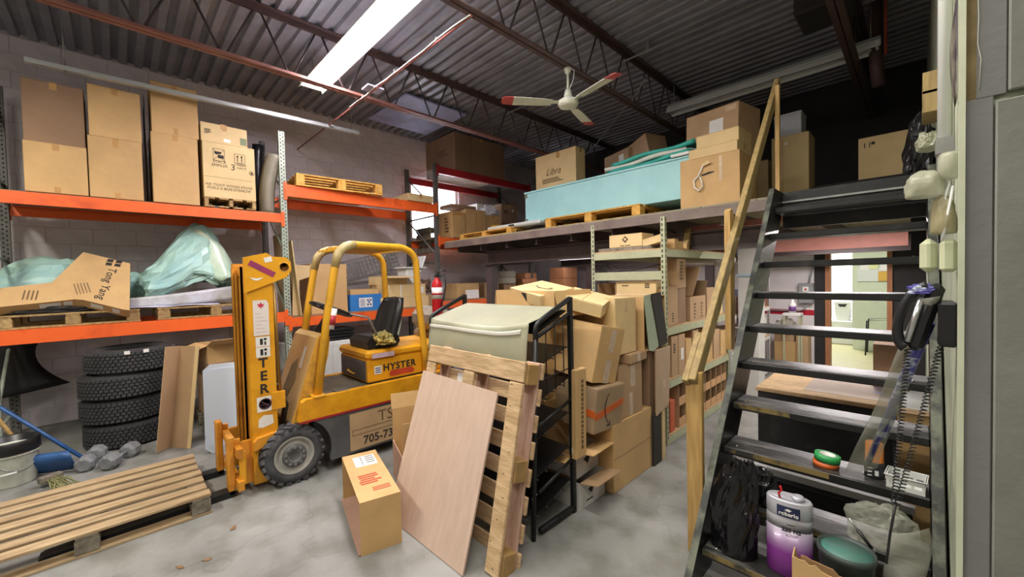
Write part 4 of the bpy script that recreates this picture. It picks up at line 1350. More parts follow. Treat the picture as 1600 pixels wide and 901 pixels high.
# seat
st_ = W_(MB().prism([(1.70, .985), (1.69, 1.06), (1.73, 1.10), (1.95, 1.085), (2.02, 1.10), (2.04, 1.04), (2.0, .985)], -4.13, -3.72, 'x'), 'seat_cushion', BLACKPL)
SEATM = BLACKPL
def seatback(u, v):
    w_ = .215 * (1 - .35 * max(0, v - .55) ** 2 * 4)
    return (-3.93 + (u - .5) * 2 * w_, 2.02 + .13 * v + .07 * abs(2 * u - 1) ** 2 * -1 + .0, 1.06 + .41 * v)
W_(MB().sheet(seatback, 14, 10, .07), 'seat_back', SEATM)
W_(MB().box(-4.1, -3.76, 1.74, 2.0, 1.095, 1.105), 'seat_pad', BLACKPL)
# torn yellow foam
fo = blob('seat_foam', None, None, (0, 0, 0), (.11, .09, .07), M('torn_foam', 'B79B4A', .9, hex2='8C8A5E', scale=12), seed=31, amp=.5, freq=2.6, parent=fk)
fo.location = Vector((-3.72, 1.86, 1.03)) - fk.location
# front cowl with leaning panel
cow = [(1.03, .40), (1.0, .47), (1.225, 1.165), (1.27, 1.20), (1.33, 1.17), (1.29, .9), (1.20, .64), (1.12, .40)]
W_(MB().prism(cow, -4.30, -3.70, 'x'), 'cowl', M('cowl_tan', 'C2A26A', .5, hex2='9C7E4C', scale=3, spread=(.3, .5)))
W_(MB().prism([(1.02, .36), (1.10, .36), (1.20, .64), (1.31, 1.0), (1.33, 1.165), (1.26, 1.19), (1.225, 1.15), (1.0, .46)], -3.70, -3.675, 'x'), 'cowl_side', YELLOWD)
cl = T((0, 0, 0))
CF_ = Matrix(((1, 0, 0, -3.97 - fk.location.x), (0, math.sin(rad(18)), -math.cos(rad(18)), 1.137 - 1.4), (0, math.cos(rad(18)), math.sin(rad(18)), .89), (0, 0, 0, 1)))
MB().box(.06, .12, .0, .19, .004, .006, 0, CF_).obj('tag_strip', M('tag_strip', 'D6D2C8', .6, var=.3, scale=60), fk)
MB().prism([(-.20, -.30), (-.02, -.28), (.06, -.1), (-.02, .08), (-.14, .0)], .002, .004, 'z', 0, CF_).obj('worn_patch', M('worn_patch', '7B6A43', .7, var=.3), fk)
# steering wheel and column, levers
sw = T(Vector((-3.95, 1.45, 1.39)) - fk.location, (rad(-24), 0, 0))
b = MB(); b.tube([(.19 * math.cos(2 * PI * k / 28), .19 * math.sin(2 * PI * k / 28), 0) for k in range(28)], .015, 8, 0, sw, closed=True)
for a in (.3, 2.4, 4.5):
    b.tube([(0, 0, -.03), (.19 * math.cos(a), .19 * math.sin(a), 0)], .009, 6, 0, sw)
b.lathe([(0, -.05), (.035, -.05), (.045, -.02), (0, -.01)], 14, 0, sw)
b.obj('steering_wheel', BLACKPL, fk)
W_(MB().tube([(-3.95, 1.46, 1.36), (-3.95, 1.22, .72)], .025, 10), 'steering_column', BLACKST)
for i in range(3):
    W_(MB().tube([(-3.80 - i * .05, 1.26, 1.16), (-3.80 - i * .05, 1.36 + i * .03, 1.42)], .008, 6).lathe([(0, -.02), (.016, -.01), (.016, .01), (0, .02)], 8, 0, T((-3.80 - i * .05, 1.36 + i * .03, 1.43))), 'lever', BLACKST)
W_(MB().tube([(-3.83, 1.5, 1.36), (-3.74, 1.72, 1.30), (-3.74, 1.84, 1.03)], .012, 8), 'hand_rail', STEEL)
# overhead guard
GT = M('guard_yellow', 'DDA428', .35, hex2='B98A2A', scale=5, spread=(.3, .45))
for x, yb in ((-3.615, 1.19), (-4.32, 1.25)):
    zb = .675
    pts = [(x, yb, zb), (x, yb + .10, 1.35), (x, yb + .18, 1.78)]
    for k in range(1, 7):
        a = PI / 2 * k / 6
        pts.append((x, yb + .20 + .17 * (1 - math.cos(a)), 1.84 + .15 * math.sin(a)))
    pts.append((x, 2.02, 1.98))
    for k in range(1, 7):
        a = PI / 2 * k / 6
        pts.append((x, 2.03 + .16 * math.sin(a), 1.97 - .16 * (1 - math.cos(a))))
    pts += [(x, 2.20, 1.5), (x, 2.26, .93), (x, 2.27, .68)]
    W_(MB().tube(pts, .033, 10), 'guard_post', GT)
    W_(MB().tube(pts[2:9], [.034, .038, .040, .039, .041, .040, .037], 10), 'post_wrap', M('dusty_film', 'C4B483', .45, hex2='A58C55', scale=6, bump=.2))
    W_(MB().cbox(x - .06, x + .06, yb - .05, yb + .05, .675, .69, .003), 'guard_foot', GT)
for y in (1.55, 2.0):
    W_(MB().tube([(-4.32, y, 1.98), (-3.615, y, 1.98)], .022, 8), 'guard_bar', GT)
for x in (-4.2, -4.09, -3.98, -3.87, -3.76):
    W_(MB().box(x - .018, x + .018, 1.44, 2.12, 1.955, 1.97), 'guard_slat', GT)
W_(MB().sheet(lambda u, v: (-4.31 + .68 * u, 1.54 + .48 * v, 2.005 + .012 * math.sin(9 * u + 4 * v) + .012 * math.sin(15 * v) - .06 * max(0, .25 - v)), 18, 14, .006), 'guard_wrap', M('dusty_film', 'C4B483', .45, hex2='A58C55', scale=6, bump=.2))
for x in (-3.615,):
    W_(MB().tube([(x, 1.31, 1.24), (x, 1.345, 1.42)], .0345, 10), 'post_sticker', WHITE)
    W_(MB().tube([(x + .003, 1.318, 1.275), (x + .003, 1.333, 1.36)], .0335, 10), 'red_mark', M('mark_red', 'B5303A', .5))
# rear: counterweight body behind the seat
W_(MB().cbox(-4.36, -3.58, 2.55, 2.98, .5, 1.08, .05), 'counterweight', M('counterweight_tan', 'A58B66', .55, hex2='7A6850', scale=4))
W_(MB().cbox(-4.25, -3.70, 2.45, 2.72, 1.08, 1.34, .08), 'rear_cover', M('rear_cover_grey', '9A8F7C', .5, hex2='7A7264', scale=3))
# mast: two rails with channels, top plate, cylinders, chains
MY = M('mast_orange_yellow', 'D9942E', .45, hex2='A9651F', scale=4, spread=(.28, .5))
for x0, x1 in ((-3.78, -3.70), (-4.28, -4.20)):
    W_(MB().box(x0, x1, .72, .90, .05, 1.83), 'mast_rail', YELLOW if x0 > -4 else MY)
for xr, sg in ((-3.80, -1), (-4.18, 1)):
    b = MB()
    for i, (o, d) in enumerate(((0, .70), (.045, .715), (.09, .735))):
        xx = xr + sg * o
        b.box(min(xx, xx + sg * .018), max(xx, xx + sg * .018), d, .88, .06, 1.79 - .04 * i)
        b.box(min(xx, xx + sg * .035), max(xx, xx + sg * .035), d, d + .014, .06, 1.79 - .04 * i)
    W_(b, 'mast_channel', MY)
W_(MB().box(-4.14, -3.84, .74, .86, 1.72, 1.80).box(-4.14, -3.84, .76, .86, .9, .98).box(-4.14, -3.84, .76, .86, .25, .35), 'mast_cross_tie', MY)
W_(MB().tube([(-3.99, .82, .1), (-3.99, .82, 1.76)], .035, 12), 'lift_cylinder', BLACKST)
ch = MB()
for x in (-3.93, -4.05):
    ch.box(x - .012, x + .012, .765, .775, .35, 1.74)
W_(ch, 'lift_chain', BLACKST)
tp = [(.70, 1.58), (.70, 1.86), (.86, 1.90), (.90, 1.87), (1.00, 1.865), (1.035, 1.83), (1.04, 1.76), (1.0, 1.70), (.90, 1.66)]
W_(MB().prism(tp, -3.70, -3.68, 'x'), 'top_plate', YELLOW)
TP = T((-3.68 - fk.location.x, 0, 0)) @ Matrix(((0, 0, 1, .0008), (1, 0, 0, -1.4), (0, 1, 0, 0), (0, 0, 0, 1)))
MB().box(-.10, .10, -.022, .022, 0, .001, 0, TP @ Matrix.Translation((.825, 1.77, 0)) @ Matrix.Rotation(rad(-30), 4, 'Z')).obj('sticker', M('purple_sticker', '7A2F5E', .5, hex2='A8305A', scale=14), fk)
MB().box(-.028, .028, -.02, .02, 0, .0012, 0, TP @ Matrix.Translation((.87, 1.845, 0)) @ Matrix.Rotation(rad(15), 4, 'Z')).obj('sticker', WHITE, fk)
MB().prism([(-.05, .012), (0, .004), (.05, .012), (.012, -.012), (-.012, -.012)], 0, .001, 'z', 0, TP @ Matrix.Translation((.785, 1.69, 0))).obj('sticker', WHITE, fk)
MB().lathe([(.034, 0), (.036, .001), (.040, .001), (.042, 0)], 24, 0, TP @ Matrix.Translation((.985, 1.785, 0))).obj('stamped_ring', YELLOWD, fk)
# stickers and vertical lettering on the near rail
RP = T((-3.70 - fk.location.x, 0, 0)) @ Matrix(((0, 0, 1, .0008), (1, 0, 0, -1.4), (0, 1, 0, 0), (0, 0, 0, 1)))
s1 = MB().prism([(.755, 1.235), (.865, 1.235), (.865, 1.49), (.85, 1.52), (.755, 1.52)], 0, .001, 'z', 0, RP)
s1.obj('sticker', M('inspection_sticker', 'E1D8D2', .6), fk)
MB().prism([(0, .03), (.008, .012), (.026, .014), (.016, -.002), (.018, -.012), (.003, -.010), (.003, -.024), (-.003, -.024), (-.003, -.010), (-.018, -.012), (-.016, -.002), (-.026, .014), (-.008, .012)], 0, .0016, 'z', 0, RP @ Matrix.Translation((.81, 1.475, 0))).obj('leaf_mark', M('leaf_red', 'C9304A', .5), fk)
k = MB()
for i in range(6):
    k.box(.77, .85 - .02 * (i % 3), 1.26 + i * .03, 1.264 + i * .03, 0, .0016, 0, RP)
k.obj('print', M('pink_print', 'C8A2A2', .6), fk)
for z0 in (1.145, 1.06):
    MB().box(.765, .865, z0, z0 + .08, 0, .001, 0, RP).obj('sticker', WHITE, fk)
    k = MB().box(.795, .815, z0 + .015, z0 + .065, 0, .0016, 0, RP).box(.825, .838, z0 + .012, z0 + .04, 0, .0016, 0, RP).box(.822, .842, z0 + .05, z0 + .068, 0, .0016, 0, RP)
    k.obj('print', INK, fk)
for ch_, z0 in (('T', 1.01), ('E', .905), ('R', .80)):
    text(ch_, .105, INK, fk, RP @ Matrix.Translation((.812, z0, .0)), off=.003)
MB().box(.757, .872, .62, .74, 0, .001, 0, RP).obj('sticker', WHITE, fk)
k = MB()
k.lathe([(.036, .001), (.036, .0018), (.046, .0018), (.046, .001)], 28, 0, RP @ Matrix.Translation((.815, .68, 0)))
k.box(-.042, .042, -.005, .005, .001, .0018, 0, RP @ Matrix.Translation((.815, .68, 0)) @ Matrix.Rotation(rad(-42), 4, 'Z'))
k.box(-.028, .028, -.004, .004, .001, .0017, 0, RP @ Matrix.Translation((.813, .676, 0)))
k.obj('no_smoking_sign', M('sign_maroon', '4A2A36', .6), fk)
MB().prism([(.76, .50), (.79, .49), (.87, .51), (.865, .58), (.80, .59), (.765, .56)], 0, .001, 'z', 0, RP).obj('torn_sticker', WHITE, fk)
# tilt bracket and side strut
W_(MB().prism([(.72, .33), (.72, .40), (.745, .425), (1.0, .46), (1.02, .41), (.99, .40)], -3.70, -3.655, 'x'), 'mast_bracket', MY)
W_(MB().tube([(-3.66, 1.02, .43), (-3.60, 1.02, .43)], .03, 10), 'pivot_pin', TRUCKGREY)
W_(MB().box(-3.72, -3.69, .86, .96, .62, .76), 'side_lug', YELLOW)
W_(MB().tube([(-3.72, .93, .70), (-3.72, .91, 1.66)], .013, 8), 'hose_pipe', M('brass_pipe', '8A6B34', .4, metal=.5))
for i in range(3):
    W_(MB().tube([(-3.78 - .04 * i, .93, .80), (-3.76 - .04 * i, .99, .62), (-3.74 - .04 * i, .95, .45)], .012, 6), 'hose', BLACKPL)
# carriage and forks
W_(MB().box(-4.32, -3.62, .60, .64, .32, .39).box(-4.32, -3.62, .60, .64, .07, .14), 'carriage_bar', MY)
for x in (-3.77, -4.21):
    W_(MB().box(x - .02, x + .02, .64, .72, .06, .40), 'carriage_plate', MY)
W_(MB().cbox(-3.70, -3.65, .62, .66, .10, .36, .004), 'carriage_bolt_plate', YELLOW)
for x in (-3.77, -4.26):
    W_(MB().cbox(x - .05, x + .05, .555, .60, .015, .47, .006), 'fork_shank', MY)
    W_(MB().prism([(.60, .005), (.60, .05), (.50, .05), (-.38, .022), (-.40, .012), (-.40, .005)], x - .05, x + .05, 'x'), 'fork_blade', BLACKST)
# pendant knob on fork: small top hooks
for x in (-3.77, -4.26):
    W_(MB().box(x - .02, x + .02, .60, .645, .39, .43), 'fork_hook', MY)

# things on and beside the truck
t = thing('fire_extinguisher', 'red fire extinguisher strapped to the rear guard post of the fork truck', 'extinguisher', (-3.545, 2.39, 1.28))
MB().lathe([(0, 0), (.052, 0), (.056, .01), (.056, .31), (.045, .35), (.022, .375), (.02, .40), (0, .40)], 20).obj('cylinder', REDPL, t)
MB().lathe([(.0568, .17), (.0568, .29)], 20).obj('label_band', WPLAST, t)
MB().lathe([(.0575, .212), (.0575, .232)], 20).obj('strap', REDPL, t)
MB().cbox(-.02, .02, -.02, .02, .39, .43, .005).obj('valve', BLACKPL, t)
MB().tube([(0, -.01, .43), (.03, .04, .47), (.06, .08, .46)], .008, 6).tube([(0, .01, .42), (.04, .06, .42), (.05, .07, .40)], .006, 6).obj('handle', BLACKPL, t)
MB().tube([(.02, .01, .41), (.07, .05, .40), (.085, .05, .30), (.07, .03, .18), (.064, .0, .10)], .008, 6).obj('hose', BLACKPL, t)
t = thing('spare_canister', 'pale grey round canister below the extinguisher behind the black display rack', 'canister', (-3.42, 2.6, .0))
MB().lathe([(0, 0), (.14, 0), (.15, .02), (.15, 1.1), (.13, 1.2), (.05, 1.24), (0, 1.24)], 24).obj('canister_body', M('lavender_grey_enamel', 'B4B4C6', .4), t)

# pallet on the floor at the fork tips
pallet('worn grey-edged wooden pallet lying on the floor before the forks', (-4.07, -.19, 0), (0, 0, PI / 2), L=1.24, W=.98, nb=7, seed=2, mat=M('floor_pallet_wood', 'B9A27E', .8, hex2='93795A', scale=4, stretch=(1, 7, 5), objvar=.1, bump=.25), h=.145)

# ================================================================== leaning pallet, board, cartons, display rack
# pallet standing on edge, leaning back on the rack: two wide runners at the sides, boards across, blocks between
PA = math.atan2(.26, 1.14)
lp = thing('wooden_pallet', 'rough wooden pallet standing on edge behind the plain board', 'pallet', (-2.095, 1.43, .004), (PI / 2 - PA, 0, 0))
M('leaning_pallet_wood', 'D3B48C', .8, hex2='AE8F68', scale=5, stretch=(1, 6, 6), objvar=.1, bump=.25)
M('leaning_pallet_block', 'B9935A', .8, hex2='927446', scale=5, objvar=.1, bump=.2)
LPW = MATS['leaning_pallet_wood']; LPB = MATS['leaning_pallet_block']
PINK_LIT = M('pink_lit_pallet_wood', 'D2B0A0', .8, hex2='B48F78', scale=5, stretch=(6, 1, 6), objvar=.06, bump=.2)  # pallet wood with the pink light mixed into its colour
# local axes: x across, y up the pallet, z towards the viewer side (front)
def lpb(name, x0, x1, y0, y1, z0, z1, m):
    MB().cbox(x0, x1, y0, y1, z0, z1, .004).obj(name, m, lp)
H_ = 1.18
lpb('top_board', -.50, .50, H_ - .12, H_, .0, .022, LPW)
for x in (-.445, -.0, .445):
    lpb('front_runner', x - .055, x + .055, .0, H_ - .125, .0, .022, LPW)
for y in (.06, .56, H_ - .07):
    for x in (-.445, .0, .445):
        lpb('block', x - .06, x + .065, y - .06, y + .06, -.10, -.001, LPB)
for x in (-.445, .0, .445):
    lpb('mid_runner', x - .05, x + .055, .0, H_, -.122, -.101, PINK_LIT)
for i in range(8):
    y = .05 + i * (H_ - .1) / 7
    lpb('back_board', -.50, .515, y - .05, y + .05, -.144, -.123, LPW)
nl = MB()
rr = random.Random(9)
for x in (-.445, .445):
    for i in range(9):
        nl.cyl(.004, .022, .0235, 6, 0, T((x + rr.uniform(-.04, .04), .04 + i * .125, 0)))
nl.obj('nail_heads', M('rusty_nail', '4A3A30', .8), lp)
MB().box(-.27, -.17, H_ - .26, H_ - .17, -.11, -.105).obj('paper_tag', WHITE, lp)

# plain plywood-coloured board in front
bd = thing('plywood_board', 'plain fibreboard sheet with a pink light tint leaning on the standing pallet', 'board', (-2.175, 1.30, .003), (rad(-19.0), 0, rad(1.0)))
BDM = M('fibreboard', 'CDB3A2', .7, hex2='C2A896', scale=7, stretch=(3, 3, .6), bump=.03)  # pinkish cast of the tube light is put into the board colour
pts = [(-.415, 0), (.41, -.0), (.385, 1.0), (-.435, 1.02)]
MB().prism(pts, -.006, .006, 'y').obj('panel', BDM, bd)

# carton lying on its side with an open mouth
cx = thing('cardboard_box', 'kraft carton lying on its side with red print and an open end', 'box', (-2.665, 1.19, 0), (0, 0, rad(-14)))
w_, d_, h_ = .74, .245, .325
e = .006
b = MB().box(-w_ / 2, w_ / 2, -d_ / 2, d_ / 2, h_ - e, h_).box(-w_ / 2, w_ / 2, d_ / 2 - e, d_ / 2, e, h_ - e).box(w_ / 2 - e, w_ / 2, -d_ / 2, d_ / 2 - e, e, h_ - e).box(-w_ / 2, -w_ / 2 + e, -d_ / 2, d_ / 2 - e, e, h_ - e).box(-w_ / 2, w_ / 2, -d_ / 2, d_ / 2, 0, e)
b.obj('carton_body', KRAFT, cx)
MB().box(-w_ / 2 + e, w_ / 2 - e, -d_ / 2 - .015, d_ / 2 - e, e, e + .003).obj('inner_floor', M('carton_inside_pink_light', 'B99584', .8, var=.08), cx)  # pink light falling inside is put into this colour
F = face_frame('+z', w_, d_, h_)
MB().box(-.30, -.12, -.06, .09, 0, .0014, 0, F).obj('shipping_label', WHITE, cx)
k = MB().box(-.29, -.14, -.01, -.006, 0, .002, 0, F)
for i in range(4):
    k.box(-.28 + i * .035, -.27 + i * .035, .02, .08, 0, .002, 0, F)
k.obj('print', INK, cx)
k = MB()
rr = random.Random(3)
for i in range(5):
    x = .02 + i * .03
    k.box(x, x + .016, -.08 + rr.uniform(0, .02), .04 + rr.uniform(-.02, .03), 0, .0016, 0, F)
for i in range(3):
    x = .22 + i * .02
    k.box(x, x + .008, -.02, .09, 0, .0016, 0, F)
k.obj('print', REDINK, cx)
# open carton standing upright behind it
c2 = carton('tall open-topped carton standing between fork truck and board', (-2.90, 1.68, 0), (.42, .26, .56), rz=-18, mat=KRAFT, top='open', open_side='-y', flaps={'+y': 100, '-x': 12})
MB().box(-.205, .205, -.13, -.124, 0, .30).obj('low_front', M('carton_inside_pink_light', 'B99584', .8, var=.08), c2)  # same inner colour, tinted with the pink light

# black display rack with tilted wire shelves
RX0, RX1, RY0, RY1 = -2.86, -1.685, 1.86, 2.22
dr = thing('display_rack', 'black steel display rack with sloping wire shelves behind the pallet', 'rack', (-2.27, 2.04, 0))
D_ = lambda mb, name, mat=BLACKST, par=None: mb.obj(name, mat, par or dr, world=True)
for x in (RX0, RX1):
    D_(MB().cbox(x - .016, x + .016, RY1 - .016, RY1 + .016, 0, 1.51, .003), 'upright')
    D_(MB().tube([(x, RY0 - .06, 0), (x, RY0, 1.26)], .017, 8), 'upright')
    # top handle: sloping rail that bends down into the front post
    pts = [(x, RY1, 1.50), (x, RY0 + .08, 1.385)] + [(x, RY0 + .08 - .08 * math.sin(a), 1.385 - .06 + .06 * math.cos(a) - .01) for a in [rad(18 * k) for k in range(1, 6)]] + [(x, RY0, 1.24)]
    D_(MB().tube(pts, .017, 8), 'top_rail')
    D_(MB().tube([(x, RY1, 1.40), (x, RY0 + .01, 1.27)], .013, 8), 'side_rail')
    for z in (.30, .72):
        D_(MB().tube([(x, RY1, z + .08), (x, RY0, z - .02)], .012, 8), 'side_rail')
    D_(MB().cbox(x - .016, x + .016, RY0, RY1, .02, .05, .003), 'foot_rail')
    g = MB()
    for i in range(3):
        y = RY0 + .10 + i * .09
        g.tube([(x, y, 1.30 + (y - RY0) * .33), (x, y, .90)], .004, 5)
    g.tube([(x, RY0 + .02, .99), (x, RY1, 1.02)], .004, 5)
    D_(g, 'side_wires')
for z in (.12, .36, .60, .84, 1.06):
    sh = MB()
    for i in range(25):
        x = RX0 + .03 + (RX1 - RX0 - .06) * i / 24
        sh.tube([(x, RY1 - .01, z + .10), (x, RY0 + .0, z), (x, RY0 - .012, z + .035)], .0035, 4)
    for j in range(5):
        y = RY0 + (RY1 - RY0 - .01) * j / 4
        sh.tube([(RX0, y, z + .10 * j / 4), (RX1, y, z + .10 * j / 4)], .005, 5)
    D_(sh, 'wire_shelf')
    D_(MB().prism([(RY0 + .01, z + .008), (RY0 + .01, z + .012), (RY1 - .02, z + .108), (RY1 - .02, z + .104)], RX0 + .02, RX1 - .02, 'x'), 'shelf_liner', BLACKPL)
D_(MB().prism([(RY0 + .03, 1.285), (RY0 + .03, 1.295), (RY1 - .02, 1.42), (RY1 - .02, 1.41)], RX0 + .02, RX1 - .02, 'x'), 'top_shelf')
for z in (.28, .62, 1.0):
    g = MB()
    g.tube([(RX1 + .002, RY0 - .02, z), (RX1 + .002, RY0 - .06, z - .01), (RX1 + .002, RY0 - .06, z - .05)], .005, 5)
    D_(g, 'front_hook', STEEL)
D_(MB().box(RX1 + .017, RX1 + .019, RY1 - .03, RY1 + .01, .43, .47), 'label_clip', WPLAST)

# frosted plastic mat over its top
MATM = M('frosted_mat', 'A8A88E', .4, hex2='9B9B86', scale=2.5, bump=.05)
mt_ = thing('plastic_mat', 'frosted plastic mat draped over the top of the black display rack', 'mat', (-2.27, 2.04, 1.3))
def drape(u, v):
    x = RX0 + .05 + (RX1 - RX0 - .08) * u
    if v < .62:
        q = v / .62
        y = RY1 - .01 - (RY1 - RY0 + .02) * q
        z = 1.437 - .125 * q
        z += .05 * max(0, (u - .72) / .28) ** 1.5 * q + .02 * max(0, (.12 - u) / .12) * q
    else:
        q = (v - .62) / .38
        y = RY0 - .03 - .035 * math.sin(q * PI / 2) + .012 * math.sin(u * 9)
        z = 1.312 - .225 * q - .02 * u * q
        z += .05 * max(0, (u - .72) / .28) ** 1.5 * (1 - q)
    return (x, y, z)
mb = MB().sheet(drape, 30, 26, .005)
mo = mb.obj('mat_sheet', MATM, mt_, world=True)
sm = MB().sheet(lambda u, v: Vector(drape(.0 + .94 * u, .66 + .045 * v)) + Vector((0, -.006, 0)), 24, 3, .004)
sm.obj('mat_strip', M('mat_strip', 'C9C6BC', .4), mt_, world=True)

# cartons behind the top of the rack
BX = (-2.27, 2.60)
stand = carton('large plain carton standing behind the display rack, carrying the opened cartons', (-2.36, 2.60, 0), (.72, .60, .70), mat=KRAFT)
stand2 = carton('second large carton behind the display rack, on top of the plain one', (-2.36, 2.60, .702), (.70, .58, .66), mat=KRAFT)
oc = carton('wide open kraft carton with raised flaps above the display rack', (-2.26, 2.58, 1.364), (.72, .42, .18), rz=-5, mat=KRAFT, top='open', flaps={'-x': 172, '+x': 165})
sb = carton('shallow kraft mailing box with a smile mark, resting in the open carton', (-2.22, 2.54, 1.475), (.46, .34, .09), rot=(rad(9), rad(8), rad(-14)), mat=KRAFT2, tape=False, marks=(('strip', '-y', .0, .0, .07, .07, INK),))
def smile(w__, hh, n=14, th=.012):
    """the curved arrow mark, as a flat mesh in u,v"""
    mb = MB()
    vs, fs = [], []
    for i in range(n + 1):
        q = i / n
        u = (q - .5) * w__
        v = -hh * (1 - (2 * q - 1) ** 2)
        t_ = th * (.35 + .65 * math.sin(PI * min(1, q * .9 + .1)))
        vs += [(u, v - t_ / 2, 0), (u, v + t_ / 2, 0)]
    fs = [(2 * i, 2 * i + 2, 2 * i + 3, 2 * i + 1) for i in range(n)]
    mb.add(vs, fs)
    mb.add([(w__ * .5 + .012, .018, 0), (w__ * .5 - .03, .012, 0), (w__ * .5 - .028, .002, 0), (w__ * .5 + .002, .008, 0), (w__ * .5 - .004, -.03, 0), (w__ * .5 + .008, -.03, 0)], [(0, 1, 2, 3), (0, 3, 4, 5)])
    return mb
def put_smile(parent, F, w__, hh):
    s_ = smile(w__, hh)
    MB().add([F @ Vector(p) for p in s_.v], s_.f).obj('smile_mark', INK, parent)
put_smile(sb, face_frame('+z', .46, .34, .09) @ Matrix.Translation((0, .03, .002)), .2, .04)
carton('tilted flat kraft carton leaning at the edge of the open carton', (-1.86, 2.66, 1.40), (.34, .36, .10), rot=(rad(8), rad(14), rad(20)), mat=KRAFT2, tape=False)

# ------------------------------------------------------------------ the tumbling pile of cartons beside the rack
LBL = M('label_tape', 'CDB7A0', .4, var=.2, scale=30)
p8 = carton('big plain brown carton at the foot of the pile, crease across its side', (-1.83, 2.92, 0), (.46, .62, .515), rz=0, mat=KRAFT, tape=False, marks=(('strip', '+x', 0, -.0, .62, .004, DARKCARD),))
p9 = carton('white printed open carton low in the pile, flaps folded out', (-1.86, 2.42, 0), (.40, .32, .19), mat=M('white_print_card', 'CFCBC6', .7, var=.06), top='open', flaps={'+x': 78}, inside=BROWN)
k = MB()
F = face_frame('+x', .40, .32, .19)
k.prism([(-.06, .02), (.03, .05), (.0, .0), (-.01, -.02)], 0, .001, 'z', 0, F).box(-.08, .0, -.06, -.05, 0, .001, 0, F)
k.obj('print', INK, p9)
p9b = carton('white printed carton stacked in the low open one, its flap hanging out', (-1.90, 2.44, .192), (.36, .30, .19), rz=3, mat=M('white_print_card', 'CFCBC6', .7), top='open', flaps={'+x': 84, '-y': 100}, inside=KRAFT)
F = face_frame('+x', .36, .30, .19)
MB().prism([(-.06, .02), (.05, .05), (.02, .0), (-.0, -.03)], 0, .001, 'z', 0, F).obj('print', INK, p9b)
p10 = thing('flat_carton', 'tall narrow folded carton with a column of print beside the black rack', 'box', (-1.655, 2.255, .39), (0, rad(1), 0))
MB().cbox(-.02, .02, -.06, .06, 0, .62, .003).obj('carton_body', KRAFT, p10)
k = MB()
rr = random.Random(6)
z = .06
while z < .55:
    hh = rr.uniform(.012, .03)
    k.box(.02, .0212, .0, .025, z, z + hh)
    z += hh + .009
k.obj('print', BROWNINK, p10)
p3 = carton('dusty carton with a smile mark and orange tape, tipped in the pile', (-1.80, 2.565, .52), (.38, .35, .33), rot=(rad(-3), rad(5), rad(-3)), mat=M('dusty_kraft', 'A58C6C', .8, var=.12), top='closed', tape=False)
OT = M('orange_tape', 'D8692C', .35, var=.15)
F = face_frame('+x', .38, .35, .33)
MB().box(-.176, .176, -.03, .02, 0, .002, 0, F @ Matrix.Rotation(rad(12), 4, 'Z')).obj('tape', OT, p3)
F2 = face_frame('-y', .38, .35, .33)
MB().box(.04, .19, -.045, .005, 0, .002, 0, F2).obj('tape', OT, p3)
put_smile(p3, F @ Matrix.Translation((-.01, 0, .003)) @ Matrix.Rotation(rad(-82), 4, 'Z'), .24, .05)
p4 = carton('upright brown carton with a taped-on paper label, mid pile', (-1.80, 2.93, .517), (.36, .35, .42), rz=-2, mat=BROWN, tape=False, marks=(('strip', '+x', .08, .25, .075, .17, LBL), ('strip', '+x', .0, -.28, .05, .18, LBL)))
p2 = carton('tipped kraft carton with strips of paper tape, leaning out of the pile', (-1.84, 2.56, .875), (.42, .30, .42), rot=(rad(-11), rad(6), rad(-4)), mat=KRAFT, tape=False, marks=(('strip', '+x', .05, .25, .065, .17, LBL), ('strip', '+x', .05, -.30, .065, .17, LBL)))
p1 = carton('large pale kraft carton closing the top of the pile', (-1.90, 2.89, 1.02), (.52, .34, .45), rz=0, mat=KRAFT2, tape=False, marks=(('strip', '+x', .0, .35, .03, .1, CLEARTAPE),), rot=(rad(-1), 0, rad(1)))
pb_ = carton('small brown carton wedged under the large pale one', (-1.75, 3.02, .94), (.3, .3, .075), rz=2, mat=BROWN, tape=False, marks=(('strip', '+x', .0, 0, .05, .07, LBL),))
# open carton on edge with the pale green flap and dark mouth
p6 = thing('cardboard_box', 'open carton lying on its side with a pale green flap and black mouth', 'box', (-1.80, 3.32, 1.005), (0, rad(0), 0))
GRN = M('pale_green_card', 'A9B79C', .7, var=.06)
DKI = M('dark_sheet_and_mouth_shade', '34302B', .85)
b = MB().box(-.22, .20, -.20, -.194, 0, .46).box(-.22, .20, .194, .20, 0, .46).box(-.22, .2, -.194, .194, .454, .46).box(-.22, .2, -.194, .194, 0, .006).box(-.22, -.214, -.194, .194, .006, .454)
b.obj('carton_body', KRAFT, p6)
MB().prism([(-.20, .47), (-.10, .48), (.06, .02), (-.03, -.02), (-.12, .0)], .2, .206, 'x').obj('flap', GRN, p6)
MB().prism([(-.09, .48), (.10, .49), (.23, .03), (.07, .0)], .205, .211, 'x').obj('flap', DKI, p6)  # dark sheet stands in for the shade inside the open mouth
p7a = carton('carton on the shelf end propping the open carton up', (-1.82, 3.30, 0), (.40, .12, 1.0), mat=DARKCARD, tape=False)
p7 = thing('cardboard_box', 'tall pale carton flap panel standing under the black-mouthed carton', 'box', (-1.575, 3.41, .43), (rad(0), rad(0), rad(0)))
MB().prism([(-.14, .0), (.10, .06), (.14, .57), (-.12, .57)], -.006, .006, 'x').obj('panel', M('pale_panel_card', 'C2A78A', .75, var=.08), p7)
MB().box(.006, .0075, -.02, .03, .22, .29).obj('sticker', LBL, p7)
MB().box(-.03, -.006, -.1, .1, .02, .56).obj('back_panel', BROWN, p7)
p7['label'] = 'tall pale folded carton hanging under the black-mouthed carton'
t = thing('leaning_sheet', 'narrow black sheet standing on the floor before the aisle shelving', 'panel', (-1.59, 3.30, 0), (0, 0, 0))
MB().box(-.012, .012, -.07, .07, 0, .44).obj('panel', DKI, t)
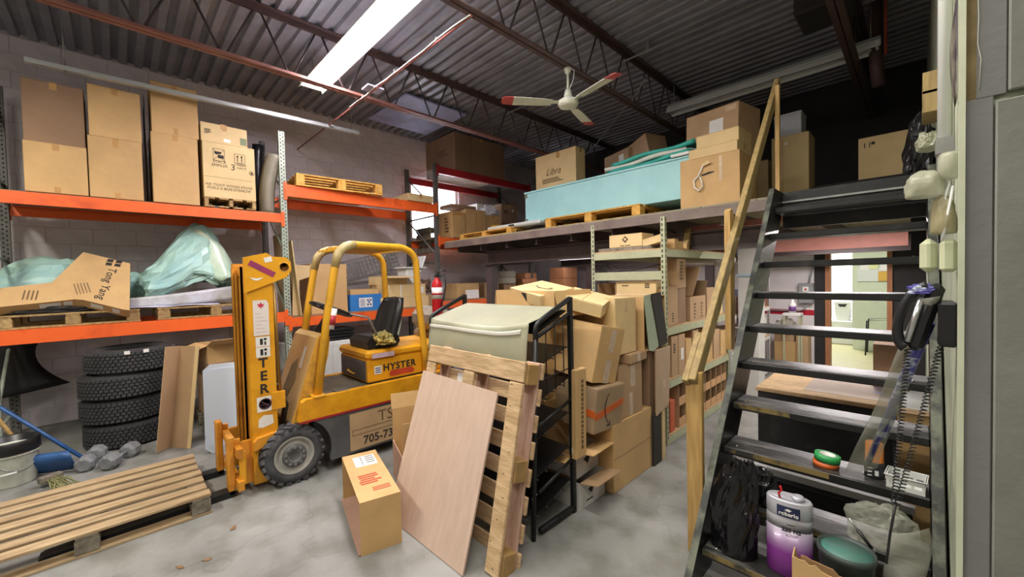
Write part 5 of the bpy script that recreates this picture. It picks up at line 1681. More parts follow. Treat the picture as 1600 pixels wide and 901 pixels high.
t = thing('wood_strip', 'pale wooden strip standing on edge before the aisle shelving', 'plank', (-1.60, 3.44, 0), (rad(0), 0, 0))
MB().box(-.012, .012, -.03, .03, 0, .56).obj('plank', KRAFT2, t)
carton('plain carton hidden low behind the pile, against the shelving end', (-2.2, 3.35, 0), (.36, .5, .95), mat=DARKCARD, tape=False)
# litter
rr = random.Random(8)
LEAF = M('dry_leaf', '8A6A4A', .8, var=.3)
for i, (x, y) in enumerate(((-2.99, .33), (-3.03, .20), (-2.96, .12), (-3.25, .50), (-2.4, .55))):
    pts = [(math.cos(a) * rr.uniform(.014, .034), math.sin(a) * rr.uniform(.01, .024)) for a in [k * PI / 3 for k in range(6)]]
    o = MB().prism(pts, .001, .005, 'z').obj('dry_leaf', LEAF)
    o.location = (x, y, 0)
    o.rotation_euler = (0, 0, rr.uniform(0, 6))
    tag(o, 'small dry brown leaf scrap on the concrete, ' + ('second out from the pallet side', 'third out from the pallet side', 'outermost before the pallet side', 'just off the pallet corner by the forks', 'between carton and pallet')[i], 'leaf', 'scraps of leaf on the floor')

# ================================================================== mezzanine
DECKE = M('deck_edge_steel', '85766C', .5, hex2='6A5C55', scale=4)
DECKT = M('deck_plywood', '9B9076', .8, var=.2, stretch=(3, 1, 1))
DBEAM = M('mezzanine_beam', '4E413F', .55, var=.2)
mz = thing('mezzanine', 'brown steel mezzanine deck carrying the teal case and cartons', 'mezzanine', (-3.0, 4.3, 0))
Z_ = lambda mb, name, mat, par=None: mb.obj(name, mat, par or mz, world=True)
Z_(MB().prism([(4.24, 2.215), (4.24, 2.315), (4.247, 2.315), (4.247, 2.235), (4.30, 2.235), (4.30, 2.215)], -6.02, -.94, 'x'), 'edge_channel', DECKE)
n = 12
for i in range(n):
    x0 = -6.02 + (6.02 - .05) * i / n
    Z_(MB().box(x0 + .004, x0 + (6.02 - .05) / n - .004, 4.25, YF - .01, 2.30, 2.33), 'deck_panel', DECKT)
Z_(MB().box(-6.0, -.05, 4.248, 4.262, 2.33, 2.335), 'deck_lip', M('deck_lip_pale', 'A7A58A', .6, var=.2))
# main beam (I section) on posts, joists
for yb, xa, xb in ((4.62, -5.25, -1.0), (7.6, -6.0, -.05)):
    Z_(MB().box(xa, xb, yb - .06, yb + .06, 2.10, 2.115).box(xa, xb, yb - .06, yb + .06, 1.90, 1.915).box(xa, xb, yb - .005, yb + .005, 1.915, 2.10), 'main_beam', DBEAM)
for i in range(9):
    x = -5.7 + i * .62
    Z_(MB().box(x - .03, x + .03, 4.30, YF - .02, 2.125, 2.13).box(x - .004, x + .004, 4.30, YF - .02, 2.13, 2.295), 'joist', DBEAM)
for x, y in ((-5.17, 4.62), (-5.17, 7.6), (-2.6, 7.6), (-3.4, 4.62)):
    if (x, y) == (-3.4, 4.62):
        continue
    Z_(MB().cbox(x - .075, x + .075, y - .075, y + .075, 0, 1.90, .006), 'post', DBEAM)
    Z_(MB().box(x - .12, x + .12, y - .12, y + .12, 1.885, 1.899), 'cap_plate', DBEAM)
Z_(MB().box(-1.3, -.06, 5.98, 6.02, 1.90, 2.12), 'red_fascia', M('fascia_pink_red', 'CB8A80', .6, var=.1))
Z_(MB().box(-1.9, -.95, 4.9, 4.96, 2.16, 2.22), 'red_fascia', M('fascia_pink_red', 'B56F62', .6))
# dome camera and clip on the fascia
Z_(MB().lathe([(0, -.05), (.03, -.045), (.04, -.01), (.04, .01), (0, .012)], 12, 0, T((-.12, 5.95, 2.09))), 'fascia_camera', BLACKPL)
# steel plate with holes hanging at the deck edge: none built here
strip_light('lit tube fixture under the mezzanine deck in the far dim corner', (-5.2, 7.0, 2.03), .9, 'x', True, wd=.16, strength=7)

# on the deck: fresh pallets, folding table, teal case, cartons
ZD = 2.336
pallet('fresh slatted pallet at the deck edge under the white folding table', (-5.0, 4.78, ZD), (0, 0, 0), L=1.3, W=.95, mat=NEWPALLET, block=NEWPALLET, seed=15, h=.10, nb=8, bw=.08)
t = thing('folding_table', 'folded white plastic table lying flat on the fresh pallet', 'table', (-4.42, 4.80, ZD + .10))
MB().cbox(-.58, .58, -.42, .42, .0, .06, .02).obj('table_half', WPLAST, t)
MB().cbox(-.06, .06, -.424, -.418, .02, .045, .004).obj('grip_slot', INK, t)
MB().tube([(.58, -.2, .03), (.95, -.2, .03), (.95, .2, .03), (.58, .2, .03)], .016, 8).obj('leg', TRUCKGREY, t)
MB().tube([(.58, -.28, .03), (1.05, -.1, .03)], .02, 8).obj('leg', TRUCKGREY, t)
t = thing('yellow_bag', 'yellow printed bag lying behind the folding table', 'bag', (-5.35, 5.05, ZD + .10))
MB().prism([(-.28, 0), (.3, 0), (.26, .12), (.1, .17), (-.16, .2), (-.26, .12)], -.09, .09, 'y').obj('bag_body', M('yellow_bag_film', 'D9B52E', .4, var=.1), t)
MB().box(-.05, .06, -.092, -.09, .05, .11).obj('print', REDINK, t)
pallet('fresh wooden pallet under the long teal case', (-2.98, 4.82, ZD), (0, 0, 0), L=1.46, W=.95, mat=NEWPALLET, block=NEWPALLET, seed=16, h=.145, nb=8)
TEAL = M('teal_case_paint', 'A6DADC', .45, hex2='9CD0D4', scale=3, bump=.03)
t = thing('long_case', 'long pale teal wooden case with metal corner clips on a fresh pallet', 'case', (-2.86, 4.86, ZD + .147))
MB().cbox(-1.35, 1.35, -.38, .38, 0, .44, .006).obj('case_body', TEAL, t)
MB().cbox(-1.36, 1.36, -.39, .39, .44, .465, .004).obj('case_lid', TEAL, t)
for z in (.03, .40):
    MB().box(-1.355, -1.30, -.386, -.379, z - .025, z + .03).obj('corner_clip', STEEL, t)
t = thing('foam_roll', 'dark pipe lagging lying on the deck beside the fresh pallet', 'pipe', (-3.85, 4.55, ZD))
MB().tube([(-.3, 0, .05), (.12, .1, .05)], .045, 10).obj('lagging', TRUCKGREY, t)
carton('square pale carton with script print standing behind the teal case', (-4.05, 5.14, ZD), (.82, .24, 1.30), mat=KRAFT2, marks=(('text', '-y', -.05, .27, .15, 'Libra', BROWNINK, 0, .4), ('bars', '-y', -.05, .17, .45, .08, 3, BROWNINK), ('strip', '-y', .08, .46, .06, .1, TAPE)))
carton('small brown carton with a white label, on the stack behind the teal case', (-3.35, 6.0, ZD + .80), (.62, .4, .50), rz=-22, mat=BROWN, marks=(('paper', '-y', .22, .2, .12, .17),))
carton('supporting carton behind the teal case, under the labelled one', (-3.35, 6.0, ZD), (.8, .5, .798), mat=DARKCARD)
carton('tilted brown carton next to the labelled one behind the teal bundle', (-2.86, 5.9, ZD + .90), (.42, .4, .5), rot=(0, rad(-14), rad(-20)), mat=BROWN, tape=True)
carton('supporting carton under the tilted brown carton', (-2.78, 5.95, ZD), (.55, .5, .84), mat=DARKCARD)
# folded teal and white tarpaulin
t = thing('tarp_bundle', 'folded teal and white tarpaulin lying on the teal case', 'tarp', (-2.3, 4.80, ZD + .614))
TG = M('tarp_teal', '2F9E8F', .45, var=.15)
for i, (m_, dz, dx) in enumerate(((TG, 0, 0), (M('tarp_white', 'CDCFC4', .5, var=.1), .045, -.06), (TG, .10, .04))):
    MB().sheet(lambda u, v, dz=dz, dx=dx, i=i: (-.52 + 1.04 * u + dx + .03 * math.sin(5 * v + i), -.24 + .46 * v, .022 + dz + .04 * u + .012 * math.sin(9 * u + 2 * i) + .01 * math.sin(6 * v)), 20, 6, .042).obj('fold', m_, t)
MB().sheet(lambda u, v: (.5 + .25 * u, -.2 + .4 * v, .11 - .09 * u + .01 * math.sin(8 * v)), 8, 6, .01).obj('corner_flap', GREYPL, t)
# big cartons in front of the teal case end
bigc = carton('large kraft carton with a torn hand hole at the mezzanine edge', (-1.475, 4.56, ZD), (.57, .56, .50), mat=KRAFT, tape=False, marks=(('strip', '-y', .2, .2, .03, .25, CLEARTAPE),))
F = face_frame('-y', .57, .56, .50)
MB().prism([(-.06, .055), (.05, .075), (.055, .085), (.0, .088), (-.07, .07)], 0, .002, 'z', 0, F).obj('hand_hole', INK, bigc)
MB().tube([(F @ Vector(p)) for p in ((-.05, .16, .01), (-.09, .06, .02), (-.14, .02, .015), (-.13, -.05, .02), (-.09, -.09, .02), (-.05, -.05, .025), (-.06, .0, .02), (-.08, .05, .015))], .008, 6).obj('string', WHITE, bigc)
k = MB().add([F @ Vector(p) for p in ((-.07, .17, .012), (0, .2, .02), (.03, .17, .03), (-.04, .15, .02))], [(0, 1, 2, 3)])
k.obj('torn_paper', KRAFT2, bigc)
carton('pale flat carton lying on the large kraft carton', (-1.47, 4.60, ZD + .502), (.48, .40, .13), rz=-3, mat=KRAFT2)
carton('second pale flat carton on the large kraft carton, top one', (-1.45, 4.66, ZD + .634), (.42, .36, .15), rz=-3, mat=KRAFT2, tape=False)
bt = carton('brown carton with a paper label tilted behind the pale flat ones', (-1.62, 5.12, ZD + .62), (.62, .46, .56), rot=(0, rad(2), rad(-12)), mat=BROWN, tape=False, marks=(('paper', '-y', .10, .15, .16, .14), ('strip', '-y', .36, .42, .12, .06, CLEARTAPE)))
carton('plain carton under the tilted labelled carton', (-1.62, 5.14, ZD), (.6, .5, .60), mat=DARKCARD, tape=False)
t = thing('small_tin', 'flat white-lidded tray lying between teal case and flat cartons', 'tray', (-1.83, 4.5, ZD + .614))
MB().cbox(-.1, .1, -.06, .06, 0, .03, .004).obj('tray_body', WPLAST, t)
# farther back on the deck, in the shade
carton('tall kraft carton behind the stair-head post', (-1.09, 6.1, ZD), (.38, .4, .98), mat=KRAFT2, tape=False, marks=(('strip', '-y', -.2, .0, .02, .9, TAPE), ('paper', '-y', -.1, .40, .03, .03)))
carton('narrow kraft carton farther along behind the stair-head post', (-1.55, 6.2, ZD), (.42, .4, .76), mat=KRAFT2, tape=False)
t = thing('white_carton', 'grey-white box standing on the tall kraft carton', 'box', (-1.12, 6.1, ZD + .982))
MB().cbox(-.14, .14, -.15, .15, 0, .27, .006).obj('box_body', M('grey_white_box', 'B9BAC0', .6), t)
MB().cbox(-.145, .145, -.155, .155, .25, .28, .004).obj('box_lid', M('grey_white_box', 'B9BAC0', .6), t)
carton('kraft carton with handling arrows in the shade above the stair', (-.25, 6.05, ZD + .30), (.40, .4, .45), rz=0, mat=KRAFT2, tape=True, marks=(('text', '-y', -.32, .3, .08, '11', INK), ('strip', '-y', -.2, .34, .03, .03, INK)))
t = thing('low_cabinet', 'dark low cabinet in the shade under the arrowed carton', 'cabinet', (-.42, 6.1, ZD))
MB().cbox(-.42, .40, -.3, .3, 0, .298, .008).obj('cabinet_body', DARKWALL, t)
for x in (-.21, .2):
    MB().cbox(x - .19, x + .19, -.31, -.3, .03, .27, .004).obj('cabinet_door', DARKWALL, t)

# ================================================================== steel shelving along the aisle
def shelving(label, x0, x1, y0, y1, levels, hpost, mat, chip=True, edge=.06, split=2):
    t = thing('steel_shelving', label, 'shelving', ((x0 + x1) / 2, (y0 + y1) / 2, 0))
    for x in (x0 + .02, x1 - .02):
        for y in (y0 + .02, y1 - .02):
            sx = 1 if x < (x0 + x1) / 2 else -1
            sy = 1 if y < (y0 + y1) / 2 else -1
            b = MB()
            b.box(x - .02, x + .02, y - sy * .02 - .0015, y - sy * .02 + .0015, 0, hpost)
            b.box(x - sx * .02 - .0015, x - sx * .02 + .0015, y - .02, y + .02, 0, hpost)
            z = .06
            while z < hpost - .02:
                b.add([(x - .006 + sx * .004, y - sy * .0225, z), (x + .006 + sx * .004, y - sy * .0225, z), (x + .006 + sx * .004, y - sy * .0225, z + .028), (x - .006 + sx * .004, y - sy * .0225, z + .028)], [(0, 1, 2, 3)], 1)
                b.add([(x - sx * .0225, y - .006, z), (x - sx * .0225, y + .006, z), (x - sx * .0225, y + .006, z + .028), (x - sx * .0225, y - .006, z + .028)], [(0, 1, 2, 3)], 1)
                z += .05
            b.obj('post', [mat, HOLE], t, world=True)
    for zt in levels:
        for x in (x0, x1 - .004):
            MB().box(x, x + .004, y0 + .03, y1 - .03, zt - edge - .015, zt - .015).box(x + (.004 if x == x0 else -.02), x + (.024 if x == x0 else 0), y0 + .03, y1 - .03, zt - .035, zt - .031).obj('side_beam', mat, t, world=True)
        for y in (y0, y1 - .004):
            MB().box(x0 + .03, x1 - .03, y, y + .004, zt - edge - .015, zt - .015).obj('end_beam', mat, t, world=True)
        for i in range(split):
            a = y0 + .01 + (y1 - y0 - .02) * i / split
            MB().box(x0 + .006, x1 - .006, a, a + (y1 - y0 - .02) / split - .003, zt - .015, zt).obj('shelf_board', CHIP, t, world=True)
    return t


SX0, SX1 = -2.50, -1.675
SH1 = shelving('pale green steel shelving with particle board shelves along the aisle', SX0, SX1, 3.70, 5.52, (.09, .63, 1.145, 1.905), 2.20, SHELFGREY, edge=.07)
MB().box(SX0 + .03, SX1 - .03, 3.70, 3.704, 1.60, 1.685).obj('end_beam', SHELFGREY, SH1, world=True)
SH2 = shelving('white steel shelving farther along the aisle towards the white wall', SX0, SX1, 5.60, 7.55, (.09, .63, 1.10, 1.86), 2.10, SHELFWHITE, edge=.05)
# top shelf
carton('small pale carton with a diamond mark on the shelving top level', (-2.14, 3.92, 1.945), (.38, .26, .135), mat=KRAFT2, tape=False, marks=(('text', '-y', 0, -.34, .022, 'FRAGILE', INK),))
dm_ = [o for o in COL.objects if o.get('label') == 'small pale carton with a diamond mark on the shelving top level'][0]
for ch in list(dm_.children):
    if ch.name.startswith('lettering'):
        bpy.data.objects.remove(ch)
F = face_frame('-y', .38, .26, .135)
MB().prism([(-.036, .012), (0, .048), (.036, .012), (0, -.024)], 0, .0012, 'z', 0, F).obj('diamond_mark', INK, dm_)
MB().cyl(.017, 0, .0018, 16, 0, F @ Matrix.Translation((0, .012, 0))).obj('diamond_field', KRAFT2, dm_)
MB().box(-.06, -.01, -.055, -.047, 0, .0012, 0, F).box(.0, .06, -.055, -.047, 0, .0012, 0, F).obj('print', INK, dm_)
t = thing('wood_plank', 'rough plank lying flat on the shelving top level under the small carton', 'plank', (-2.16, 3.9, 1.907), (0, 0, rad(3)))
MB().cbox(-.30, .30, -.12, .14, 0, .036, .003).obj('plank', GREYWOOD, t)
carton('thin carton tipped up beside the front post on the shelving top level', (-1.86, 3.85, 1.95), (.26, .1, .075), rot=(0, rad(-12), 0), mat=KRAFT2, tape=False)
for i, (y, h_, a) in enumerate(((4.02, .10, 4), (4.14, .08, -8), (4.30, .07, 10))):
    carton(('taller', 'middle', 'lower')[i] + ' small kraft carton lying on the shelving top by the aisle', (-1.78, y, 1.907), (.16, .1, h_), rz=a, mat=KRAFT, tape=False)
t = thing('wood_offcut', 'wood offcut leaning up from the shelving top towards the deck', 'plank', (-1.8, 4.48, 1.907), (rad(-28), 0, 0))
MB().cbox(-.03, .03, -.03, .03, 0, .27, .003).obj('plank', LUMBER2, t)
t = thing('power_cable', 'black cable strung under the shelving top level', 'cable', (-2.2, 3.75, 1.7))
MB().tube([(-.3, 0, -.1), (-.22, .02, -.06), (-.14, .0, .08), (-.02, .0, .0), (.15, .0, .0), (.45, .02, .05), (.5, 0, .1)], .007, 6).obj('cable', BLACKPL, t)
# between end beam and shelf
carton('pale flat-lidded carton behind the front end of the shelving', (-2.0, 3.96, 1.147), (.44, .46, .44), mat=KRAFT2, tape=False, marks=(('strip', '-y', 0, .18, .44, .02, WHITE), ('bars', '-y', .3, .4, .06, .05, 3, INK), ('bars', '-y', -.25, .4, .08, .02, 1, BROWNINK)))
carton('open brown carton with a grey inside at the shelving front end', (-2.34, 3.95, 1.147), (.22, .44, .42), mat=BROWN, top='open', open_side='-y')
c = carton('tall carton stack by the aisle with its tall leaf up, shelf above the pile', (-1.80, 3.90, 1.147), (.22, .24, .38), mat=BROWN, tape=False, marks=(('bars', '+x', -.0, -.3, .03, .1, 4, INK),))
carton('tall narrow carton standing with print on its aisle side', (-1.80, 4.14, 1.147 + .36), (.2, .22, .30), mat=BROWN, tape=False, marks=(('bars', '+x', .0, .1, .08, .2, 6, BROWNINK),))
carton('narrow carton carrying the tall printed one, by the aisle', (-1.80, 4.14, 1.147), (.2, .2, .358), mat=DARKCARD, tape=False)
pc = carton('open aisle carton with a slanting raised flap and black mouth', (-1.86, 4.52, 1.147), (.36, .44, .26), mat=BROWN, top='open', flaps={'+y': 20}, inside=BROWN, marks=(('bars', '+x', -.2, -.1, .05, .18, 5, BROWNINK), ('bars', '+x', .25, -.1, .05, .18, 5, BROWNINK)))
t = thing('card_flap', 'slanting cardboard leaf with a black face leaning over the open aisle carton', 'cardboard', (-1.78, 4.36, 1.41), (rad(-38), 0, 0))
MB().box(-.14, .10, -.006, 0, 0, .40).obj('panel', BROWN, t)
carton('kraft carton after the open one on the middle aisle shelf', (-1.82, 4.90, 1.147), (.28, .24, .34), mat=BROWN, tape=False)
carton('pale carton at the far end of the middle aisle shelf', (-1.84, 5.2, 1.147), (.3, .28, .3), mat=KRAFT2, tape=False)
t = thing('monitor_box', 'black flat box standing deep on the middle aisle shelf', 'box', (-2.15, 5.15, 1.147))
MB().cbox(-.1, .1, -.3, .3, 0, .46, .008).obj('box_body', BLACKPL, t)
blob('blue_cloth', 'dark blue cloth heap deep on the shelving under the top level', 'cloth', (-2.15, 4.7, 1.147 + .26), (.18, .3, .12), M('blue_cloth', '2A3A78', .8, var=.2), seed=41, amp=.4, freq=2.2)
carton('plain carton carrying the blue cloth heap', (-2.2, 4.7, 1.147), (.3, .5, .258), mat=DARKCARD, tape=False)
# second shelf (z .63) : upright cartons
specs = [(3.93, .15, .40, BROWN), (4.10, .16, .40, BROWN), (4.28, .15, .33, KRAFT), (4.47, .16, .40, BROWN), (4.66, .17, .30, BROWN), (4.88, .2, .36, KRAFT), (5.12, .2, .34, BROWN), (5.36, .2, .3, KRAFT)]
ords = ('first', 'second', 'third', 'fourth', 'fifth', 'sixth', 'seventh', 'last')
for i, (y, w__, h_, m_) in enumerate(specs):
    mk = ()
    if i == 0: mk = (('bars', '+x', 0, .2, .06, .1, 4, INK),)
    if i == 1: mk = (('paper', '+x', .05, .0, .06, .12),)
    carton(ords[i] + ' slim carton along the aisle on the knee-high shelf', (-1.87, y, .632), (.36, w__, h_), mat=m_, tape=False, marks=mk)
# bottom: open-fronted pick bins in two tiers
def pick_bin(label, loc, w_, d_, h_, m_, group):
    t = thing('pick_bin', label, 'bin', loc, (0, 0, 0), group)
    e = .005
    MB().box(-d_ / 2, d_ / 2, -w_ / 2, w_ / 2, 0, e).box(-d_ / 2, d_ / 2, -w_ / 2, -w_ / 2 + e, e, h_).box(-d_ / 2, d_ / 2, w_ / 2 - e, w_ / 2, e, h_).box(-d_ / 2, -d_ / 2 + e, -w_ / 2 + e, w_ / 2 - e, e, h_).obj('bin_body', m_, t)
    MB().box(d_ / 2 - e, d_ / 2, -w_ / 2 + e, w_ / 2 - e, e, h_ * .42).obj('front_lip', M('bin_front', 'C79A6E', .75, var=.1), t)
    return t


rr = random.Random(10)
y = 3.92
for i in range(9):
    w__ = .165
    for j in range(2):
        if i == 0: continue
        pick_bin('small open-fronted pick bin, %s tier of the lowest aisle shelf, %s from the front post' % (('bottom', 'upper')[j], ('', 'first', 'second', 'third', 'fourth', 'fifth', 'sixth', 'seventh', 'eighth')[i]), (-1.87, y, .092 + j * .215), w__, .36, .21, BROWN, 'pick bins on the lowest aisle shelf')
    y += .18
for i, (z, h_) in enumerate(((.092, .19), (.284, .12))):
    t = thing('orange_carton', ('lower', 'upper')[i] + ' small orange-red box beside the front shelving post', 'box', (-1.76, 3.86, z))
    MB().cbox(-.07, .07, -.055, .055, 0, h_, .004).obj('box_body', M('orange_red_card', 'C4603A', .7, var=.1), t)
# far white shelving: coloured stock
PAL = ['B9BCC8', '6B6E86', 'D7D2CC', '8C5A4A', 'A9B6C4', 'C8A27A']
rr = random.Random(21)
FL = ('first', 'second', 'third', 'fourth', 'fifth', 'sixth', 'seventh', 'eighth')
for li, z in enumerate((.09, .63, 1.10, 1.86)):
    y = 5.76
    i = 0
    while y < 7.4 and i < 8:
        w__ = rr.uniform(.16, .24)
        h_ = rr.uniform(.14, .3) if li < 3 else rr.uniform(.08, .2)
        carton(FL[i] + ' small box along the ' + ('lowest', 'second', 'third', 'top')[li] + ' level of the white shelving', (-1.88, y + w__ / 2, z + .002), (.34, w__ * .95, h_), mat=M('stock_%d' % ((i + li) % 6), PAL[(i + li) % 6], .6, var=.1), tape=False)
        y += w__ + .02
        i += 1
# white drawer organiser with scalloped trays
t = thing('parts_organiser', 'white parts organiser with scalloped trays standing in the aisle end', 'organiser', (-1.53, 5.95, 0))
MB().cbox(-.12, .12, -.14, .14, 0, 2.02, .004).obj('organiser_body', SHELFWHITE, t)
for i in range(5):
    for j in range(2):
        MB().lathe([(0, 0), (.05, .01), (.06, .05), (.055, .05), (.046, .015), (0, .008)], 12, 0, T((.13, -.065 + j * .13, 1.70 + i * .065))).obj('tray', M('tray_grey', '9EA0A8', .4), t)
MB().box(-.13, .13, -.16, .16, 1.60, 1.625).obj('shelf_board', M('pale_blue_board', 'A8C4D8', .5), t)
MB().box(.1, .14, -.16, .16, 1.54, 1.60).obj('yellow_rail', M('yellow_rail', 'D7CC94', .5), t)

# ================================================================== open stair
SLOPE = 1.227
def tread_y(i): return 2.19 + .181 * i
def tread_z(i): return .17 + .222 * i
sr = thing('stair', 'steep open stair in worn black paint with bare wood edges', 'stair', (-.38, 2.9, 0))
S_ = lambda mb, name, mat, par=None: mb.obj(name, mat, par or sr, world=True)
prof = [(2.0, 0), (2.34, 0), (4.16, 2.24), (4.16, 2.33), (3.84, 2.33)]
EDGEM = M('stringer_edge', '6C7060', .6, hex2='353733', scale=9, spread=(.42, .6))
for x0, x1 in ((-.85, -.812), (.05, .088)):
    S_(MB().prism(prof, x0, x1, 'x'), 'stringer', STAIRBLK)
    S_(MB().prism([(1.998, 0), (2.004, 0), (3.844, 2.331), (3.838, 2.333)][::-1], x0 + .001, x1 - .001, 'x'), 'stringer_edge', EDGEM)
for i in range(10):
    y, z = tread_y(i), tread_z(i)
    w0, w1 = (-.811, .049)
    tr_ = S_(MB().cbox(w0, w1, y, y + .225, z - .042, z, .004), 'tread', STAIRBLK)
    S_(MB().box(w0 + .006, w1 - .006, y + .006, y + .221, z, z + .0012), 'tread_top', STAIRTOP, tr_)
    if i < 4:
        S_(MB().box(w0 + .004, w0 + (.50 if i < 3 else .3), y - .0012, y + .001, z - .030, z - .002), 'worn_edge', BAREEDGE, tr_)
    for x in (w0 + .06, w1 - .06):
        S_(MB().lathe([(0, 0), (.006, .0), (.006, .003), (0, .004)], 8, 0, T((x, y + .05, z + .0012))), 'bolt', CHROME, tr_)
S_(MB().box(-.81, .049, 4.10, 4.13, 2.02, 2.30), 'top_riser', STAIRBLK)
S_(MB().box(-.81, .049, 4.08, 4.10, 2.235, 2.25), 'metal_nosing', STEEL)
S_(MB().box(-.93, .09, 4.135, 4.24, 2.25, 2.334), 'landing_board', STAIRBLK)

hr = thing('handrail', 'bare lumber handrail rising beside the stair with its posts', 'handrail', (-.92, 2.4, 0))
H2 = lambda mb, name, mat, par=None: mb.obj(name, mat, par or hr, world=True)
H2(MB().cbox(-.955, -.865, 2.365, 2.403, 0, 1.08, .004), 'newel_post', LUMBER)
d = Vector((0, 4.41 - 2.37, 3.40 - 1.03)); Lr = d.length
RT = Matrix.Translation((-.905, 2.37, 1.03)) @ Matrix.Rotation(math.atan2(d.z, d.y), 4, 'X')
H2(MB().cbox(-.02, .02, -.02, Lr, -.045, .045, .004, 0, RT), 'rail', LUMBER2)
H2(MB().cbox(.0205, .058, .0, .34, -.04, .04, .004, 0, RT @ T((-.079, -.03, 0))), 'rail_splice', LUMBER2)
H2(MB().prism([(3.10, 1.10), (3.19, 1.10), (3.19, 2.06), (3.175, 2.09), (3.14, 2.11), (3.10, 2.09)], -.966, -.927, 'x'), 'middle_post', LUMBER)
H2(MB().cbox(-.885, -.851, 4.20, 4.238, 2.336, 3.30, .004), 'top_post', LUMBER)

# things on the treads
t = thing('thinner_can', 'tall oval metal can with a silver top and purple lower half', 'can', (-.435, 2.30, tread_z(0) + .0014), (0, 0, rad(6)))
CANP = M('can_purple', '7C3188', .34, metal=.3, coat=.2)
_nt = CANP.node_tree
_tc = _nt.nodes.new('ShaderNodeTexCoord'); _sp = _nt.nodes.new('ShaderNodeSeparateXYZ'); _rp = _nt.nodes.new('ShaderNodeValToRGB')
_nt.links.new(_tc.outputs['Object'], _sp.inputs[0]); _nt.links.new(_sp.outputs['Z'], _rp.inputs['Fac'])
_rp.color_ramp.elements[0].position = .12; _rp.color_ramp.elements[0].color = (*srgb('7C3188'), 1)
_rp.color_ramp.elements[1].position = .25; _rp.color_ramp.elements[1].color = (*srgb('BDB6C4'), 1)
_nt.links.new(_rp.outputs['Color'], _nt.nodes['Principled BSDF'].inputs['Base Color'])
CANS = M('can_silver', 'C3C2CB', .32, metal=.4)
OV = T((0, 0, 0)) @ Matrix.Diagonal((1, .55, 1, 1))
MB().lathe([(0, 0), (.090, 0), (.094, .006), (.094, .235)], 40, 0, OV).obj('can_lower', CANP, t)
MB().lathe([(.094, .235), (.094, .285), (.091, .288), (.091, .292), (.094, .296), (.094, .368), (.088, .376), (.08, .372), (0, .372)], 40, 0, OV).obj('can_upper', CANS, t)
def oval_label(mb, a0, a1, z0, z1, off=.0012, n=8):
    r = .094 + off
    P = [(r * math.sin(a0 + (a1 - a0) * k / n), -r * .55 * math.cos(a0 + (a1 - a0) * k / n)) for k in range(n + 1)]
    mb.add([(x, y, z0) for x, y in P] + [(x, y, z1) for x, y in P], [(k, k + 1, n + 2 + k, n + 1 + k) for k in range(n)])
    return mb
oval_label(MB(), -.50, .52, .296, .350).obj('name_plate', M('plate_navy', '222C4E', .5), t)
text('roberlo', .026, WHITE, t, Matrix(((1, 0, 0, .002), (0, 0, -1, -.0538), (0, 1, 0, .314), (0, 0, 0, 1))), off=.0006)
MB().prism([(-.014, .333), (.0, .341), (.014, .335), (.004, .326)], -.0542, -.0532, 'y').obj('leaf_emblem', WHITE, t)
text('220 HS', .026, INK, t, Matrix(((1, 0, 0, .012), (0, 0, -1, -.0530), (0, 1, 0, .238), (0, 0, 0, 1))), off=.0008)
k = oval_label(MB(), -.05, .3, .262, .266)
oval_label(k, -.1, .45, .215, .218); oval_label(k, -.1, .4, .208, .211)
k.obj('print', INK, t)
k = MB()
for i in range(5):
    oval_label(k, .42, .66, .03 + i * .012, .033 + i * .012)
k.obj('scale_marks', CANS, t)
MB().lathe([(0, .372), (.024, .374), (.027, .385), (.024, .392), (0, .390)], 20, 0, T((.035, 0, 0))).obj('cap', CANS, t)
MB().tube([(-.035, -.02, .372), (-.04, -.025, .395), (-.028, -.02, .41), (-.034, -.02, .43)], .005, 6).obj('red_seal', REDPL, t)

BAGB = M('black_bag_film', '101013', .16, bump=.5, bscale=25)
blob('black_bag', 'shiny black plastic bag slumped on the lowest treads', 'bag', (-.675, 2.285, tread_z(0) + .0014), (.115, .075, .33), BAGB, seed=51, amp=.22, freq=1.5, crease=.55, nu=34, nv=22,
     fn=lambda p: (p.x * (1.1 - .3 * p.z / .5) + .10 * max(0, p.z - .22), p.y, p.z))
blob('black_bag', 'knotted upper end of black film lying on the second tread', 'bag', (-.60, 2.46, tread_z(1) + .0014), (.10, .065, .12), BAGB, seed=57, amp=.25, freq=1.6, crease=.5, nu=24, nv=14)
# translucent bags and tool on the second tread
CLR = M('clear_bag_film', 'B4B5A6', .2, alpha=.36, bump=.4, bscale=20)
blob('clear_bag', 'cloudy clear plastic bag lying on the second tread by the wall', 'bag', (-.115, 2.43, tread_z(1) + .0014), (.12, .06, .12), CLR, seed=61, amp=.3, freq=1.5, crease=.6, nu=26, nv=16)
t = thing('clear_bag', 'clear plastic sleeve with a white label hanging over the second tread', 'bag', (.0, 2.35, tread_z(1)))
MB().sheet(lambda u, v: (-.09 + .13 * u + .01 * math.sin(8 * v), -.012 - .02 * math.sin(PI * u) - .01 * math.sin(9 * v + 3 * u), .12 - .30 * v + .07 * u * (1 - v) - .07 * abs(u - .6) * v), 10, 12, .002).obj('sleeve', CLR, t)
MB().box(-.03, .035, -.045, -.043, -.12, -.08).obj('label', WHITE, t)
t = thing('marker_tool', 'white and black pen-shaped tool propped on the second tread edge', 'tool', (-.165, 2.362, tread_z(1) + .03))
MB().tube([(-.05, -.0, .085), (-.02, -.005, .045)], .004, 8).obj('blade', CHROME, t)
MB().tube([(-.02, -.005, .045), (.03, -.012, -.015)], .007, 8).obj('grip', BLACKPL, t)
MB().lathe([(.004, -.002), (.009, -.002), (.009, .002), (.004, .002)], 12, 0, T((.034, -.013, -.02), (PI / 2, 0, 0))).obj('end_ring', STEEL, t)
